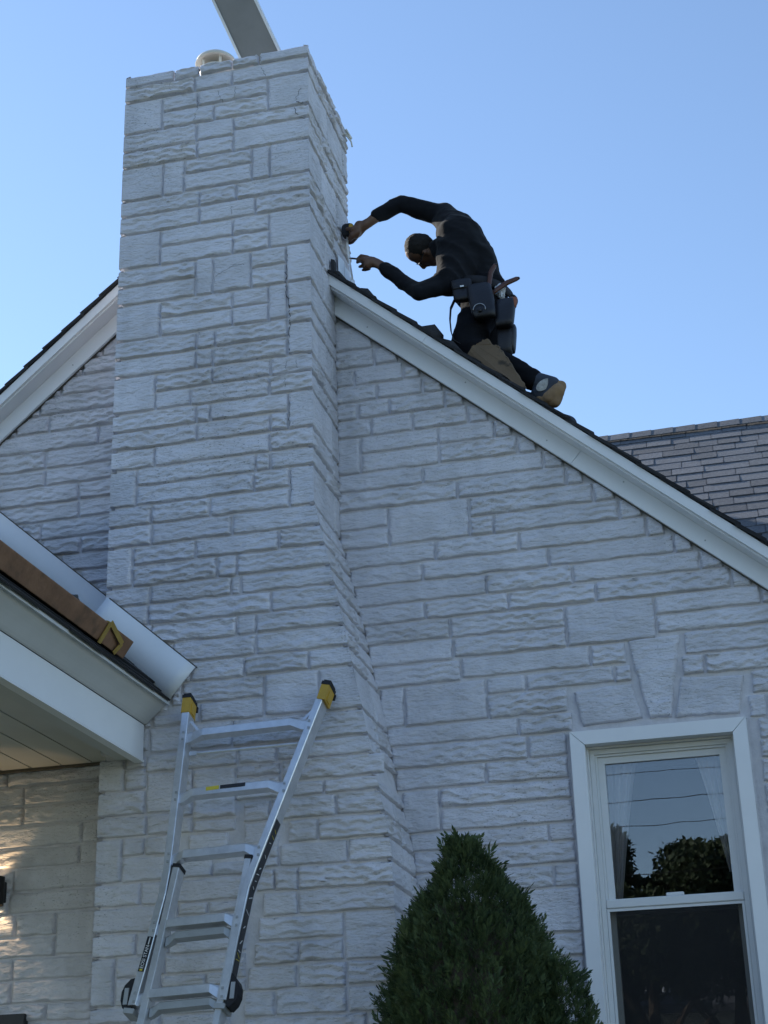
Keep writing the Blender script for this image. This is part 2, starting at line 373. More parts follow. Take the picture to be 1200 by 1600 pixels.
# ------------------------------------------------------------------ stones
BL = dict(ch=[[-601,-548,1446,1461],[-548,-519,1446,1461],[-519,-481,1447,1461],[-481,-450,1447,1461],[-450,-398,1447,1461],[-601,-524,1426,1446],[-524,-481,1426,1446],[-481,-398,1426,1446],[-601,-561,1384,1426],[-561,-520,1406,1426],[-520,-440,1406,1426],[-561,-501,1384,1406],[-501,-440,1384,1406],[-440,-398,1384,1426],[-601,-521,1361,1384],[-521,-479,1361,1384],[-479,-398,1367,1384],[-601,-520,1340,1361],[-520,-479,1340,1361],[-479,-398,1340,1367],[-601,-558,1298,1340],[-558,-534,1298,1340],[-534,-458,1321,1340],[-534,-458,1299,1321],[-458,-438,1299,1340],[-438,-398,1299,1340],[-601,-516,1278,1298],[-516,-475,1278,1299],[-475,-398,1278,1299],[-601,-516,1256,1278],[-516,-454,1256,1278],[-454,-398,1256,1278],[-601,-559,1214,1256],[-559,-479,1235,1256],[-559,-479,1213,1235],[-479,-439,1235,1256],[-479,-439,1213,1235],[-439,-398,1213,1256],[-601,-519,1192,1213],[-601,-519,1170,1192],[-519,-500,1169,1213],[-500,-459,1169,1213],[-459,-421,1192,1213],[-459,-421,1169,1192],[-421,-398,1169,1213],[-601,-557,1128,1170],[-557,-479,1149,1169],[-557,-479,1128,1149],[-479,-440,1149,1169],[-479,-440,1128,1149],[-440,-420,1128,1169],[-420,-398,1140,1169],[-420,-398,1121,1140],[-601,-517,1107,1128],[-517,-497,1107,1128],[-497,-420,1107,1128],[-601,-517,1086,1107],[-517,-499,1086,1107],[-499,-420,1085,1107],[-420,-398,1085,1121],[-601,-560,1045,1086],[-560,-499,1065,1085],[-499,-438,1065,1085],[-438,-398,1065,1085],[-560,-522,1045,1065],[-522,-439,1044,1065],[-439,-398,1044,1065],[-601,-516,1024,1044],[-516,-501,1024,1044],[-501,-420,1024,1044],[-601,-515,1004,1024],[-515,-438,1004,1024],[-438,-420,1004,1024],[-420,-398,1004,1044],[-601,-559,982,1004],[-559,-439,982,1004],[-439,-398,982,1004],[-453,-438,963,982],[-438,-398,963,982],[-601,-577,942,982],[-577,-453,963,982],[-577,-455,942,963],[-455,-419,942,963],[-419,-398,921,963],[-601,-561,921,942],[-561,-500,921,942],[-500,-419,921,942],[-601,-560,899,921],[-560,-477,899,921],[-477,-395,899,921],[-601,-579,858,899],[-579,-514,879,899],[-514,-430,879,899],[-430,-390,879,899],[-579,-492,857,879],[-492,-472,857,879],[-472,-385,857,879],[-601,-560,838,857],[-560,-478,838,857],[-478,-468,838,857],[-468,-381,838,857],[-601,-561,818,838],[-561,-438,817,838],[-438,-377,817,838],[-558,-472,797,817],[-472,-453,797,817],[-453,-372,797,817],[-536,-453,776,797],[-453,-369,776,797],[-517,-464,756,776],[-464,-402,757,776],[-402,-365,757,776],[-525,-445,735,756],[-445,-392,716,757],[-392,-359,716,757],[-554,-508,716,727],[-508,-445,716,735],[-557,-476,691,716],[-476,-353,691,716],[-559,-470,673,691],[-470,-433,673,691],[-433,-349,674,691],[-513,-472,649,673],[-472,-429,661,673],[-429,-333,654,674],[-472,-429,640,661],[-429,-389,640,654],[-389,-342,640,654],[-601,-580,658,689],[-580,-559,658,679],[-601,-559,635,658],[-559,-525,635,673],[-601,-557,615,635],[-557,-531,615,635],[-601,-580,574,615],[-580,-559,598,615],[-559,-535,597,615],[-517,-478,598,614],[-580,-493,574,597],[-493,-453,574,587],[-601,-561,553,574],[-561,-459,553,574],[-601,-525,530,553],[-525,-497,542,553],[-497,-457,542,553],[-601,-564,509,530],[-564,-533,509,530],[-533,-473,509,530],[-601,-583,467,509],[-583,-555,491,509],[-537,-473,492,509],[-583,-553,467,491],[-539,-498,480,492],[-498,-474,480,492],[-601,-566,452,467],[-465,-440,620,639],[-440,-378,620,640],[-378,-339,620,640],[-465,-431,587,620],[-423,-395,599,620],[-395,-335,599,620],[-431,-368,578,599],[-368,-332,578,599],[-436,-414,557,578],[-414,-331,557,578],[-447,-414,536,557],[-414,-330,536,557],[-451,-373,515,536],[-373,-330,495,536],[-455,-414,495,515],[-414,-373,495,515],[-460,-415,474,495],[-415,-371,474,495],[-371,-330,474,495],[-464,-435,452,474],[-435,-371,452,474],[-371,-330,452,474],[-464,-354,436,452],[-354,-330,436,452]],chf=[[-601,-557,796,818],[-601,-535,774,796],[-535,-517,756,776],[-601,-535,752,774],[-535,-525,734,756],[-601,-539,730,752],[-601,-555,716,728],[-601,-557,694,716],[-579,-559,678,690],[-525,-513,652,674],[-525,-513,630,652],[-513,-471,626,648],[-525,-513,614,630],[-513,-471,614,626],[-493,-479,588,598],[-453,-431,578,588],[-453,-435,558,578],[-525,-461,530,542],[-473,-461,508,530],[-555,-537,492,508],[-473,-461,486,508],[-553,-539,470,492],[-473,-461,474,486],[-539,-475,458,480],[-553,-539,448,470],[-567,-553,446,468],[-539,-475,436,458],[-601,-567,430,452],[-553,-539,426,448],[-567,-553,424,446],[-539,-475,414,436],[-465,-375,414,436],[-375,-329,414,436],[-601,-567,408,430],[-553,-539,404,426],[-567,-553,402,424],[-539,-475,392,414],[-465,-391,392,414],[-391,-329,392,414],[-601,-567,386,408],[-553,-539,382,404],[-567,-553,380,402],[-539,-475,370,392],[-465,-405,370,392],[-405,-329,370,392],[-601,-567,364,386],[-553,-539,360,382],[-567,-553,358,380],[-539,-475,348,370],[-465,-367,348,370],[-367,-329,348,370],[-601,-567,342,364],[-553,-539,338,360],[-567,-553,336,358],[-539,-481,326,348],[-465,-369,326,348],[-369,-329,326,348],[-601,-567,320,342],[-553,-539,316,338],[-567,-553,314,336],[-539,-475,304,326],[-465,-365,304,326],[-365,-329,304,326],[-601,-567,298,320],[-553,-539,294,316],[-567,-553,292,314],[-539,-475,282,304],[-465,-393,282,304],[-393,-329,282,304],[-601,-567,276,298],[-553,-539,272,294],[-567,-553,270,292],[-539,-475,260,282],[-465,-361,260,282],[-361,-329,260,282],[-601,-567,254,276],[-553,-539,250,272],[-567,-553,248,270],[-539,-475,238,260],[-465,-367,238,260],[-367,-329,238,260],[-601,-567,232,254],[-553,-539,228,250],[-567,-553,226,248],[-539,-475,216,238],[-465,-365,216,238],[-365,-329,216,238],[-601,-567,210,232],[-553,-539,206,228],[-567,-553,204,226],[-539,-475,200,216],[-465,-357,200,216],[-357,-329,200,216],[-601,-567,200,210]],w=[[-398,-356,1134,1163],[-398,-355,1113,1134],[-355,-329,1113,1134],[-398,-377,1092,1113],[-377,-324,1092,1113],[-324,-306,1092,1107],[-398,-353,1073,1092],[-353,-304,1073,1092],[-304,-283,1073,1092],[-398,-374,1053,1073],[-374,-340,1053,1073],[-340,-281,1053,1073],[-281,-261,1053,1073],[-398,-360,1032,1053],[-360,-316,1032,1053],[-316,-258,1032,1053],[-258,-237,1032,1053],[-398,-372,991,1032],[-372,-290,1012,1032],[-290,-232,1012,1032],[-232,-214,1012,1032],[-372,-290,991,1012],[-290,-209,991,1012],[-209,-190,991,1012],[-398,-308,971,991],[-308,-184,971,991],[-184,-164,971,991],[-398,-273,950,971],[-273,-163,950,971],[-163,-146,950,971],[-398,-345,929,950],[-396,-345,908,929],[-345,-262,908,950],[-262,-138,929,950],[-138,-116,929,950],[-262,-238,908,929],[-238,-114,908,929],[-114,-92,908,929],[-392,-298,887,908],[-298,-214,887,908],[-214,-89,887,908],[-89,-72,887,908],[-387,-312,867,887],[-312,-186,867,887],[-186,-65,867,887],[-65,-47,867,887],[-383,-249,846,867],[-249,-164,846,867],[-164,-42,847,867],[-42,-20,847,867],[-379,-311,826,846],[-311,-228,826,846],[-228,-143,826,846],[-143,-15,826,847],[-15,4,826,847],[-374,-287,805,826],[-287,-174,805,826],[-174,-89,784,826],[-89,10,807,826],[10,33,807,826],[-370,-285,783,805],[-285,-174,784,805],[-89,31,788,807],[-366,-278,761,783],[-278,-153,763,784],[-153,-119,763,784],[-65,28,765,788],[-360,-335,721,761],[-335,-254,721,761],[-254,-216,745,762],[-216,-132,745,762],[-132,-116,745,762],[-70,-48,745,765],[-48,26,745,765],[-254,-177,721,745],[-354,-226,702,721],[-226,-174,702,721],[-8,23,722,745],[-13,4,700,722],[4,25,700,722],[-7,15,680,700],[-7,14,662,680],[-350,-218,680,702],[-218,-181,680,702],[-346,-259,659,680],[-259,-181,659,680],[-341,-304,618,659],[-304,-180,640,659],[-304,-180,618,640],[-335,-204,601,618],[-204,-180,601,618],[-332,-180,581,601],[-331,-202,560,581],[-202,-180,560,581],[-243,-179,520,560],[-278,-179,499,520],[-279,-180,480,499]],wf=[[14,30,678,700],[14,30,656,678],[-8,14,640,662],[14,30,634,656],[-8,14,618,640],[14,30,612,634],[-8,14,596,618],[14,30,590,612],[-8,14,574,596],[14,30,568,590],[-8,14,552,574],[14,30,546,568],[-330,-272,538,560],[-272,-242,538,560],[-8,14,530,552],[14,30,524,546],[-330,-270,520,538],[-270,-242,520,538],[-8,14,508,530],[14,30,502,524],[-330,-278,500,520],[-8,14,486,508],[14,30,480,502],[-330,-280,478,500],[-8,14,464,486],[-280,-192,458,480],[-192,-178,458,480],[14,30,458,480],[-330,-280,456,478],[-8,14,442,464],[-280,-190,436,458],[-190,-178,436,458],[14,30,436,458],[-330,-280,434,456],[-8,14,420,442],[-280,-198,414,436],[-198,-178,414,436],[14,30,414,436],[-330,-280,412,434],[-8,14,398,420],[-280,-188,392,414],[-188,-178,392,414],[14,30,392,414],[-330,-280,390,412],[-8,14,376,398],[-280,-178,370,392],[14,30,370,392],[-330,-280,368,390],[-8,14,354,376],[-280,-226,348,370],[-226,-178,348,370],[14,30,348,370],[-330,-280,346,368],[-178,-104,338,360],[-104,-16,338,360],[-8,14,332,354],[-280,-224,326,348],[-224,-178,326,348],[14,30,326,348],[-330,-280,324,346],[-178,-124,316,338],[-124,-24,316,338],[-8,14,310,332],[-280,-182,304,326],[14,30,304,326],[-330,-280,302,324],[-178,-112,294,316],[-112,-22,294,316],[-8,14,288,310],[-280,-220,282,304],[-220,-178,282,304],[14,30,282,304],[-330,-280,280,302],[-178,-100,272,294],[-100,-16,272,294],[-8,14,266,288],[-280,-178,260,282],[14,30,260,282],[-330,-280,258,280],[-178,-92,250,272],[-92,-22,250,272],[-8,14,244,266],[-280,-178,238,260],[14,30,238,260],[-330,-280,236,258],[-178,-70,228,250],[-70,-16,228,250],[-8,14,222,244],[-280,-214,216,238],[-214,-178,216,238],[14,30,216,238],[-330,-280,214,236],[-178,-80,206,228],[-80,-16,206,228],[-8,14,200,222],[-280,-218,200,216],[-218,-178,200,216],[14,30,200,216],[-330,-280,200,214]],l=[[-664,-642,1172,1195],[-683,-664,1172,1187],[-686,-641,1152,1172],[-705,-686,1152,1167],[-711,-640,1130,1152],[-729,-711,1130,1142],[-735,-639,1108,1130],[-755,-735,1108,1122],[-723,-639,1087,1108],[-762,-723,1087,1108],[-783,-762,1087,1100],[-803,-664,1065,1087],[-664,-638,1065,1087],[-801,-725,1043,1065],[-725,-637,1043,1065],[-800,-724,1023,1043],[-724,-636,1023,1043],[-798,-684,1002,1023],[-684,-636,1002,1023],[-780,-683,981,1002],[-683,-635,982,1002],[-748,-726,960,981],[-726,-634,960,981],[-724,-679,941,960],[-679,-633,941,960],[-701,-633,921,941],[-678,-632,905,921],[-660,-632,889,905]],lf=[[-800,-780,980,1002],[-780,-748,964,982]],p=[[-747,-645,696,712],[-785,-747,696,712],[-728,-644,676,696],[-783,-728,676,696],[-728,-643,656,676],[-782,-728,656,676],[-780,-663,634,656],[-663,-645,634,656],[-779,-665,614,634],[-665,-645,614,634],[-735,-645,591,614],[-738,-645,570,591],[-729,-687,548,570],[-687,-645,528,570],[-773,-687,528,548],[-771,-730,507,528],[-730,-646,507,528],[-769,-730,485,507],[-730,-646,485,507],[-768,-693,468,485],[-693,-646,468,485]],pf=[[-1000,-902,690,712],[-902,-804,690,712],[-804,-784,690,712],[-644,-600,690,712],[-1000,-944,668,690],[-944,-868,668,690],[-868,-792,668,690],[-644,-600,668,690],[-1000,-910,646,668],[-910,-844,646,668],[-844,-784,646,668],[-644,-600,646,668],[-1000,-918,624,646],[-918,-826,624,646],[-826,-784,624,646],[-644,-600,624,646],[-1000,-908,602,624],[-908,-806,602,624],[-806,-784,602,624],[-644,-600,602,624],[-778,-734,592,614],[-1000,-918,580,602],[-918,-840,580,602],[-840,-784,580,602],[-644,-600,580,602],[-778,-738,570,592],[-1000,-922,558,580],[-922,-824,558,580],[-824,-784,558,580],[-644,-600,558,580],[-778,-730,548,570],[-1000,-946,536,558],[-946,-840,536,558],[-840,-784,536,558],[-644,-600,536,558],[-1000,-916,514,536],[-916,-848,514,536],[-848,-784,514,536],[-644,-600,514,536],[-1000,-908,492,514],[-908,-820,492,514],[-820,-784,492,514],[-644,-600,492,514],[-1000,-912,472,492],[-912,-806,472,492],[-806,-784,472,492],[-644,-600,470,492],[-644,-600,448,470],[-724,-646,446,468],[-644,-600,426,448],[-724,-670,424,446],[-670,-646,424,446],[-644,-600,404,426],[-724,-646,402,424],[-644,-600,382,404],[-724,-660,380,402],[-660,-646,380,402],[-644,-600,360,382],[-724,-666,358,380],[-666,-646,358,380],[-644,-600,338,360],[-724,-646,336,358],[-644,-600,316,338],[-724,-646,314,336],[-644,-600,300,316],[-724,-654,300,314]])
def sstep(t): t = np.clip(t, 0, 1); return t*t*(3-2*t)
def stone_grid(w, h, seed, flat, open_l=False, open_r=False):
    g = .0036; r = random.Random(seed)
    def axis(L, step, ol, orr):
        a0 = -.016 if ol else g; a1 = L+.016 if orr else L-g
        n = max(5, int((a1-a0)/step)); q = np.linspace(a0, a1, n+1)
        ex = [] if ol else [a0+.004, a0+.010]
        ey = [] if orr else [a1-.010, a1-.004]
        q = np.unique(np.round(np.concatenate([q, ex, ey]), 5)); keep = [q[0]]
        for t in q[1:]:
            if t-keep[-1] > .0032: keep.append(t)
        keep[-1] = a1
        return np.array(keep)
    a = axis(w, .019, open_l, open_r); b = axis(h, .0062, False, False)
    A, B = np.meshgrid(a, b); A = A.ravel(); B = B.ravel(); sh = (len(b), len(a))
    S = seed*3.17
    P = np.stack([A, B, np.full_like(A, S)], 1)
    big = 9.0
    ea = np.minimum(np.full_like(A, big) if open_l else A-g, np.full_like(A, big) if open_r else w-g-A); eb = np.minimum(B-g, h-g-B)
    e = np.minimum(ea, eb)
    n1 = vnoise(P*[7, 9, 1], 1); n2 = fbm(P*[22, 34, 1], 3, 2); n3 = vnoise(P*[36, 36, 1], 3)
    big_ = np.full_like(A, big)
    el = big_ if open_l else A-g; er = big_ if open_r else w-g-A; et = h-g-B; eb_ = B-g
    chip = .004*np.clip(n3, 0, 1)+.003*np.clip(n2, 0, 1)
    ps = np.minimum(sstep((np.minimum(el, er)-chip)/.006), 1)
    pb = sstep((eb_-chip*.8)/.0035); pt = .6*sstep(et/.003)+.4*sstep(et/.014)
    pe = np.minimum(np.minimum(ps, pb), pt)
    t = (h-B)/h                                       # 0 at the top, 1 at the bottom
    base = .0055+.004*r.random(); lean = .003+.004*r.random()
    if flat:
        d = pe*(base+.004+lean*.6*t+.0045*n1+.0055*n2)
    else:
        k = h/(.034+.024*r.random()); ph = r.random()*6; wl_ = .07+.07*r.random()
        phase = k*t+.55*np.abs(np.sin(math.pi*A/wl_+ph+1.6*n1))+.5*vnoise(P*[5, 3, 1], 11)+.25*n2+r.random()
        s = phase-np.floor(phase); saw = np.where(s < .93, (s/.93)**1.5, (1-s)/.07)
        amp = (.007+.014*r.random())*(.70+.5*vnoise(P*[6, 4, 1], 5))
        d = pe*(base+lean*t+amp*saw+.0042*n2)
    if open_l: wgt = 1-sstep((A+.016)/.03); d = d*(1-wgt)+.016*wgt*np.maximum(pe, .0)
    if open_r: wgt = 1-sstep((w+.016-A)/.03); d = d*(1-wgt)+.016*wgt*np.maximum(pe, .0)
    d = np.where(e < .0008, -.009, d)
    # uneven outline
    wob = (1-sstep(e/.03))*.0045
    A2 = A+wob*vnoise(P*[25, 25, 1], 8)*(0 if (open_l or open_r) else 1); B2 = B+wob*vnoise(P*[18, 18, 1], 9)
    ny, nx = sh; ii = np.arange(ny*nx).reshape(sh)
    F = np.stack([ii[:-1, :-1], ii[:-1, 1:], ii[1:, 1:], ii[1:, :-1]], -1).reshape(-1, 4)
    return A2, B2, d, F
STONES = []      # (verts, faces, parent, score)
def add_stone(V, F, parent, score): STONES.append((V, F, parent, score))
sd = 100
def isflat(w, h, seed):
    return (w/h < 1.9 and h > .12) or h > .15 or hash((seed*7919) % 101) % 9 == 0
rows_r = []; rows_l = []
for key, parent, y0 in (('ch', chimney, CH), ('chf', chimney, CH), ('w', front_wall, 0), ('wf', front_wall, 0), ('l', front_wall, 0), ('lf', front_wall, 0), ('p', front_wall, 0), ('pf', front_wall, 0)):
    for bq in BL[key]:
        x0, x1, z0, z1 = [q/200 for q in bq]; sd += 1; zm = (z0+z1)/2
        if key == 'pf' and x1 > -3.05 and x0 > -3.23: continue
        if key in ('wf',) and z1 < 1.4: continue
        w_, h_ = x1-x0, z1-z0
        right = parent is chimney and abs(x1-xr(zm)) < .03
        left = parent is chimney and abs(x0+3.005) < .02
        A, B, d, F = stone_grid(w_, h_, sd, isflat(w_, h_, sd), left, right)
        X = x0+A; Zs = z0+B
        if right:
            tgt = np.interp(Zs, [2.7, 2.95, 3.1, 3.58, 4.1, 4.62, 9], [-1.65, -1.66, -1.685, -1.775, -1.875, -1.988, -1.988])
            X = x0+A*(tgt-x0)/w_*1.0; rows_r.append((z0, z1))
        if left: rows_l.append((z0, z1))
        V = np.stack([X, y0-d, Zs], 1)
        vis = 1.0 if (zm > 2.15 and x1 > -3.99 and x0 < .25 and (x0 < -1.6 or x0 > -.2 or x1 > -.95 or zm > 2.9 or key == 'w')) else 0
        if zm < 2.95 and -1.6 < x0 and x1 < -.95: vis = 0
        if key in ('l', 'lf') and z1 < 4.0+.87*(-2.997-x1): vis = 0
        add_stone(V, F, parent, vis*w_*h_)
# the wall past the window, outside the picture
z = .05
while z < 4.2:
    h_ = R.choice([.09, .1, .11]); x = .168
    while x < 1.98:
        x1 = min(x+R.uniform(.22, .6), 2.0)
        if z+h_ < roof_z(x1)-.12 and x1-x > .06:
            sd += 1; A, B, d, F = stone_grid(x1-x, h_, sd, False); add_stone(np.stack([x+A, -d, z+B], 1), F, front_wall, 0)
        elif z < roof_z(x)-.2:
            xq = AX+(AZ-.2-z-h_*.5)/.87
            if xq-x > .06: sd += 1; A, B, d, F = stone_grid(xq-x, h_, sd, False); add_stone(np.stack([x+A, -d, z+B], 1), F, front_wall, 0)
        x = x1
    z += h_
# arch stones over the window
KEY = [[(-.597, 3.926), (-.336, 3.931), (-.414, 3.535), (-.519, 3.539)], [(-.864, 3.703), (-.578, 3.717), (-.540, 3.538), (-.828, 3.523)], [(-.358, 3.723), (-.066, 3.706), (-.103, 3.524), (-.403, 3.530)]]
for q in KEY:
    sd += 1; (tlx, tlz), (trx, trz), (brx, brz), (blx, blz) = q
    w_ = ((trx-tlx)+(brx-blx))/2; h_ = ((tlz-blz)+(trz-brz))/2
    A, B, d, F = stone_grid(w_, h_, sd, True); u = A/w_; t = B/h_
    X = (1-t)*((1-u)*blx+u*brx)+t*((1-u)*tlx+u*trx); Zs = (1-t)*((1-u)*blz+u*brz)+t*((1-u)*tlz+u*trz)
    add_stone(np.stack([X, -d-.004, Zs], 1), F, front_wall, w_*h_)
# side faces of the chimney: same courses carried round the corner
for rows, side in ((rows_r, 1), (rows_l, -1)):
    for (z0, z1) in sorted(rows):
        zm = (z0+z1)/2; y1 = .31 if zm > (5.9 if side > 0 else 5.6) else .0
        if zm < 1.9: continue
        y = CH; L = y1-CH; cuts = [0]
        while L-cuts[-1] > .42: cuts.append(cuts[-1]+R.uniform(.16, .38))
        cuts.append(L)
        for i in range(len(cuts)-1):
            a0, a1 = cuts[i], cuts[i+1]
            if a1-a0 < .04: continue
            sd += 1; A, B, d, F = stone_grid(a1-a0, z1-z0, sd, isflat(a1-a0, z1-z0, sd), i == 0, False)
            Zs = z0+B; base = np.interp(Zs, [2.7, 2.95, 3.1, 3.58, 4.1, 4.62, 9], [-1.65, -1.66, -1.685, -1.775, -1.875, -1.988, -1.988]) if side > 0 else np.full_like(Zs, -3.005)
            V = np.stack([base+side*d, y+a0+A, Zs], 1)
            add_stone(V, F if side < 0 else F, chimney, (a1-a0)*(z1-z0)*.25 if side > 0 and zm > 2.9 else 0)
order = sorted(range(len(STONES)), key=lambda i: -STONES[i][3])
single = set(i for i in order[:300] if STONES[i][3] > 0)
rest = {}
for i, (V, F, parent, sc) in enumerate(STONES):
    if i in single:
        o = mesh_obj('stone', V, F, M['stone'], parent, True)
    else:
        rest.setdefault(parent.name, [parent, [], [], 0]); q = rest[parent.name]
        q[1].append(V); q[2].append(F+q[3]); q[3] += len(V)
for q in rest.values():
    tag(mesh_obj('small_stones', np.concatenate(q[1]), np.concatenate(q[2]), M['stone'], q[0], True), kind='stuff')
# cracks: thin dark lines lying in the paint of the chimney front
cv = []; cf = []; nn = 0
for V, F, parent, sc in STONES:
    if parent is chimney and V[:, 1].max() < CH+.03:
        cv += V.tolist(); cf += (F+nn).tolist(); nn += len(V)
bvh = BVHTree.FromPolygons(cv, cf)
def crack(pts, wd=.0035):
    P = []; rr = random.Random(len(pts)+int(pts[0][1]*100))
    for i in range(len(pts)-1):
        (xa, za), (xb, zb) = pts[i], pts[i+1]; n = max(3, int(math.hypot(xb-xa, zb-za)/.012))
        for k in range(n): t = k/n; P.append((xa+(xb-xa)*t+rr.uniform(-.006, .006), za+(zb-za)*t+rr.uniform(-.004, .004)))
    V = []
    for i, (x, z) in enumerate(P):
        hit = bvh.ray_cast(Vector((x, CH-.2, z)), Vector((0, 1, 0)))
        y = hit[0].y if hit[0] else CH
        q0 = P[max(i-1, 0)]; q1 = P[min(i+1, len(P)-1)]; dx, dz = q1[0]-q0[0], q1[1]-q0[1]; l = math.hypot(dx, dz) or 1
        ww = .7*wd*rr.uniform(.4, 1)/2
        V += [(x-dz/l*ww, y-.0012, z+dx/l*ww), (x+dz/l*ww, y-.0012, z-dx/l*ww)]
    mesh_obj('crack', V, [(2*i, 2*i+1, 2*i+3, 2*i+2) for i in range(len(P)-1)], M['crack'], chimney)
for pts, wd in [([(-2.101, 6.043), (-2.092, 5.97), (-2.106, 5.902), (-2.107, 5.792), (-2.085, 5.68), (-2.086, 5.563), (-2.091, 5.433)], 0.007), ([(-2.088, 5.196), (-2.094, 5.084), (-2.09, 5.019)], 0.006), ([(-2.087, 4.795), (-2.086, 4.626)], 0.005), ([(-2.038, 6.937), (-1.986, 6.922)], 0.012), ([(-2.014, 7.023), (-2.038, 6.967), (-2.038, 6.934)], 0.004), ([(-2.053, 6.905), (-2.03, 6.845), (-1.987, 6.826)], 0.006), ([(-2.751, 7.229), (-2.759, 7.174), (-2.743, 7.131)], 0.003), ([(-2.737, 7.283), (-2.736, 7.226)], 0.01), ([(-2.239, 7.279), (-2.244, 7.223), (-2.205, 7.125)], 0.004), ([(-2.119, 5.299), (-2.106, 5.236)], 0.004), ([(-2.052, 5.394), (-2.048, 5.331)], 0.003), ([(-2.1, 5.392), (-2.11, 5.331)], 0.003), ([(-2.6, 7.096), (-2.6, 7.017), (-2.621, 6.91)], 0.003), ([(-2.598, 7.282), (-2.602, 7.226)], 0.012), ([(-2.288, 7.227), (-2.247, 7.226)], 0.01), ([(-2.482, 7.105), (-2.467, 7.045), (-2.442, 7.012)], 0.003), ([(-2.38, 7.106), (-2.384, 7.028)], 0.003), ([(-2.479, 5.946), (-2.386, 5.991), (-2.312, 5.988)], 0.003), ([(-2.398, 6.35), (-2.403, 6.277)], 0.003)]:
    crack(pts, wd)

# ------------------------------------------------------------------ main roof, rakes
def sl(side, s, n, y):
    """point s metres down the slope from the apex, n metres below the shingle line (perpendicular)"""
    return (AX+side*(s*CT-n*ST), y, AZ-s*ST-n*CT)
def slab(mb, side, s0, s1, n0, n1, y0, y1):
    p = [sl(side, s0, n1, y0), sl(side, s1, n1, y0), sl(side, s1, n1, y1), sl(side, s0, n1, y1), sl(side, s0, n0, y0), sl(side, s1, n0, y0), sl(side, s1, n0, y1), sl(side, s0, n0, y1)]
    return mb.hexa(p)
for side, name in ((1, 'roof'), (-1, 'roof')):
    send = (2.25-AX)/CT if side > 0 else (5.75+AX)/CT
    s_ch = (xr(7)+.012-AX)/CT if side > 0 else (AX+3.012)/CT
    mb = MB(); slab(mb, side, s_ch, send, .024, .05, -.135, .33); slab(mb, side, 0, send, .024, .05, .33, 8.2)
    roof = part('roof', mb, M['deck'], label=None)
    # shingle courses, seen end-on along the rake
    s = send; i = 0; base_mesh = {}
    while s > s_ch+.02:
        s0 = max(s-.30, s_ch+.004); n_ = .006+.004*R.random()
        mb = MB(); y0 = -.165+R.uniform(-.006, .006); y1 = y0+R.choice([.34, .5])
        lo = .004-R.random()*.004; th = .008
        p = [sl(side, s0, .020+th, y0), sl(side, s, lo+th+.004, y0), sl(side, s, lo+th+.004, y1), sl(side, s0, .020+th, y1), sl(side, s0, .020, y0), sl(side, s, lo, y0), sl(side, s, lo, y1), sl(side, s0, .020, y1)]
        mb.hexa(p); o = mb.build('shingle', M['shingle_dark'], roof)
        s -= .142; i += 1
    part('ridge_deck', slab(MB(), side, .0, .25, .005, .022, .5, 8.2), M['shingle_dark'])
    part('roof_covering', slab(MB(), side, s_ch, send, .004, .0235, .36, 8.2), M['shingle_dark'])
    # aluminium wrapped rake: fascia, soffit, frieze
    seams = {1: [s_ch+.006, 1.62, 3.75, send], -1: [s_ch+.006, 2.3, send]}[side]
    s_f0 = s_ch
    for a, b in zip(seams[:-1], seams[1:]):
        part('rake_fascia', slab(MB(), side, a+.001, b-.001, .0285, .076, -.152, -.135), M['trim_fascia'])
    fse = {1: [s_ch+.02, 2.63, send], -1: [s_ch+.02, send]}[side]
    for a, b in zip(fse[:-1], fse[1:]):
        part('rake_soffit', slab(MB(), side, a+.0012, b-.0012, .074, .086, -.1345, -.043), M['trim_fascia'])
        part('frieze_board', slab(MB(), side, a+.0012, b-.0012, .060, .170, -.042, -.012), M['trim'])
    part('frieze_caulk', slab(MB(), side, s_ch+.02, send, .1702, .1735, -.026, -.008), M['caulk'])
for side, ss in ((1, (.78, 1.25, 1.9, 2.45, 2.9, 3.4)), (-1, (.7, 1.2))):
    for i, q in enumerate(ss):
        mb = MB(); slab(mb, side, q, q+.007, .10+.03*(i % 2), .107+.03*(i % 2), -.0432, -.041); part('nail_head', mb, M['alu_dull'])
# torn shingle ends standing up on the rake
for (s, dx, hz) in ((1.55, .10, .045), (1.68, .14, .02), (.92, .05, .018), (2.05, .03, .022), (1.12, .06, .02)):
    mb = MB(); a = Vector(sl(1, s, -.004, -.13)); b = Vector(sl(1, s+dx, -.006, -.12)); c = Vector(sl(1, s+dx*.35, -hz-.012, -.10))
    mb.add([a, b, c, a+Vector((.01, .16, 0)), b+Vector((0, .15, 0)), c+Vector((.02, .13, 0))], [(0, 1, 2), (5, 4, 3), (0, 3, 4, 1), (1, 4, 5, 2), (2, 5, 3, 0)])
    tag(mb.build('torn_shingle', M['shingle_dark']), 'torn black shingle end curling up, %s' % {.92: 'nearest the chimney', 1.12: 'second down the rake from the chimney', 1.55: 'tallest one on the rake below the arms', 1.68: 'long low one beside the tallest flap', 2.05: 'smallest one beside the strap'}[s], 'shingle scrap', 'loose shingle ends on the rake')

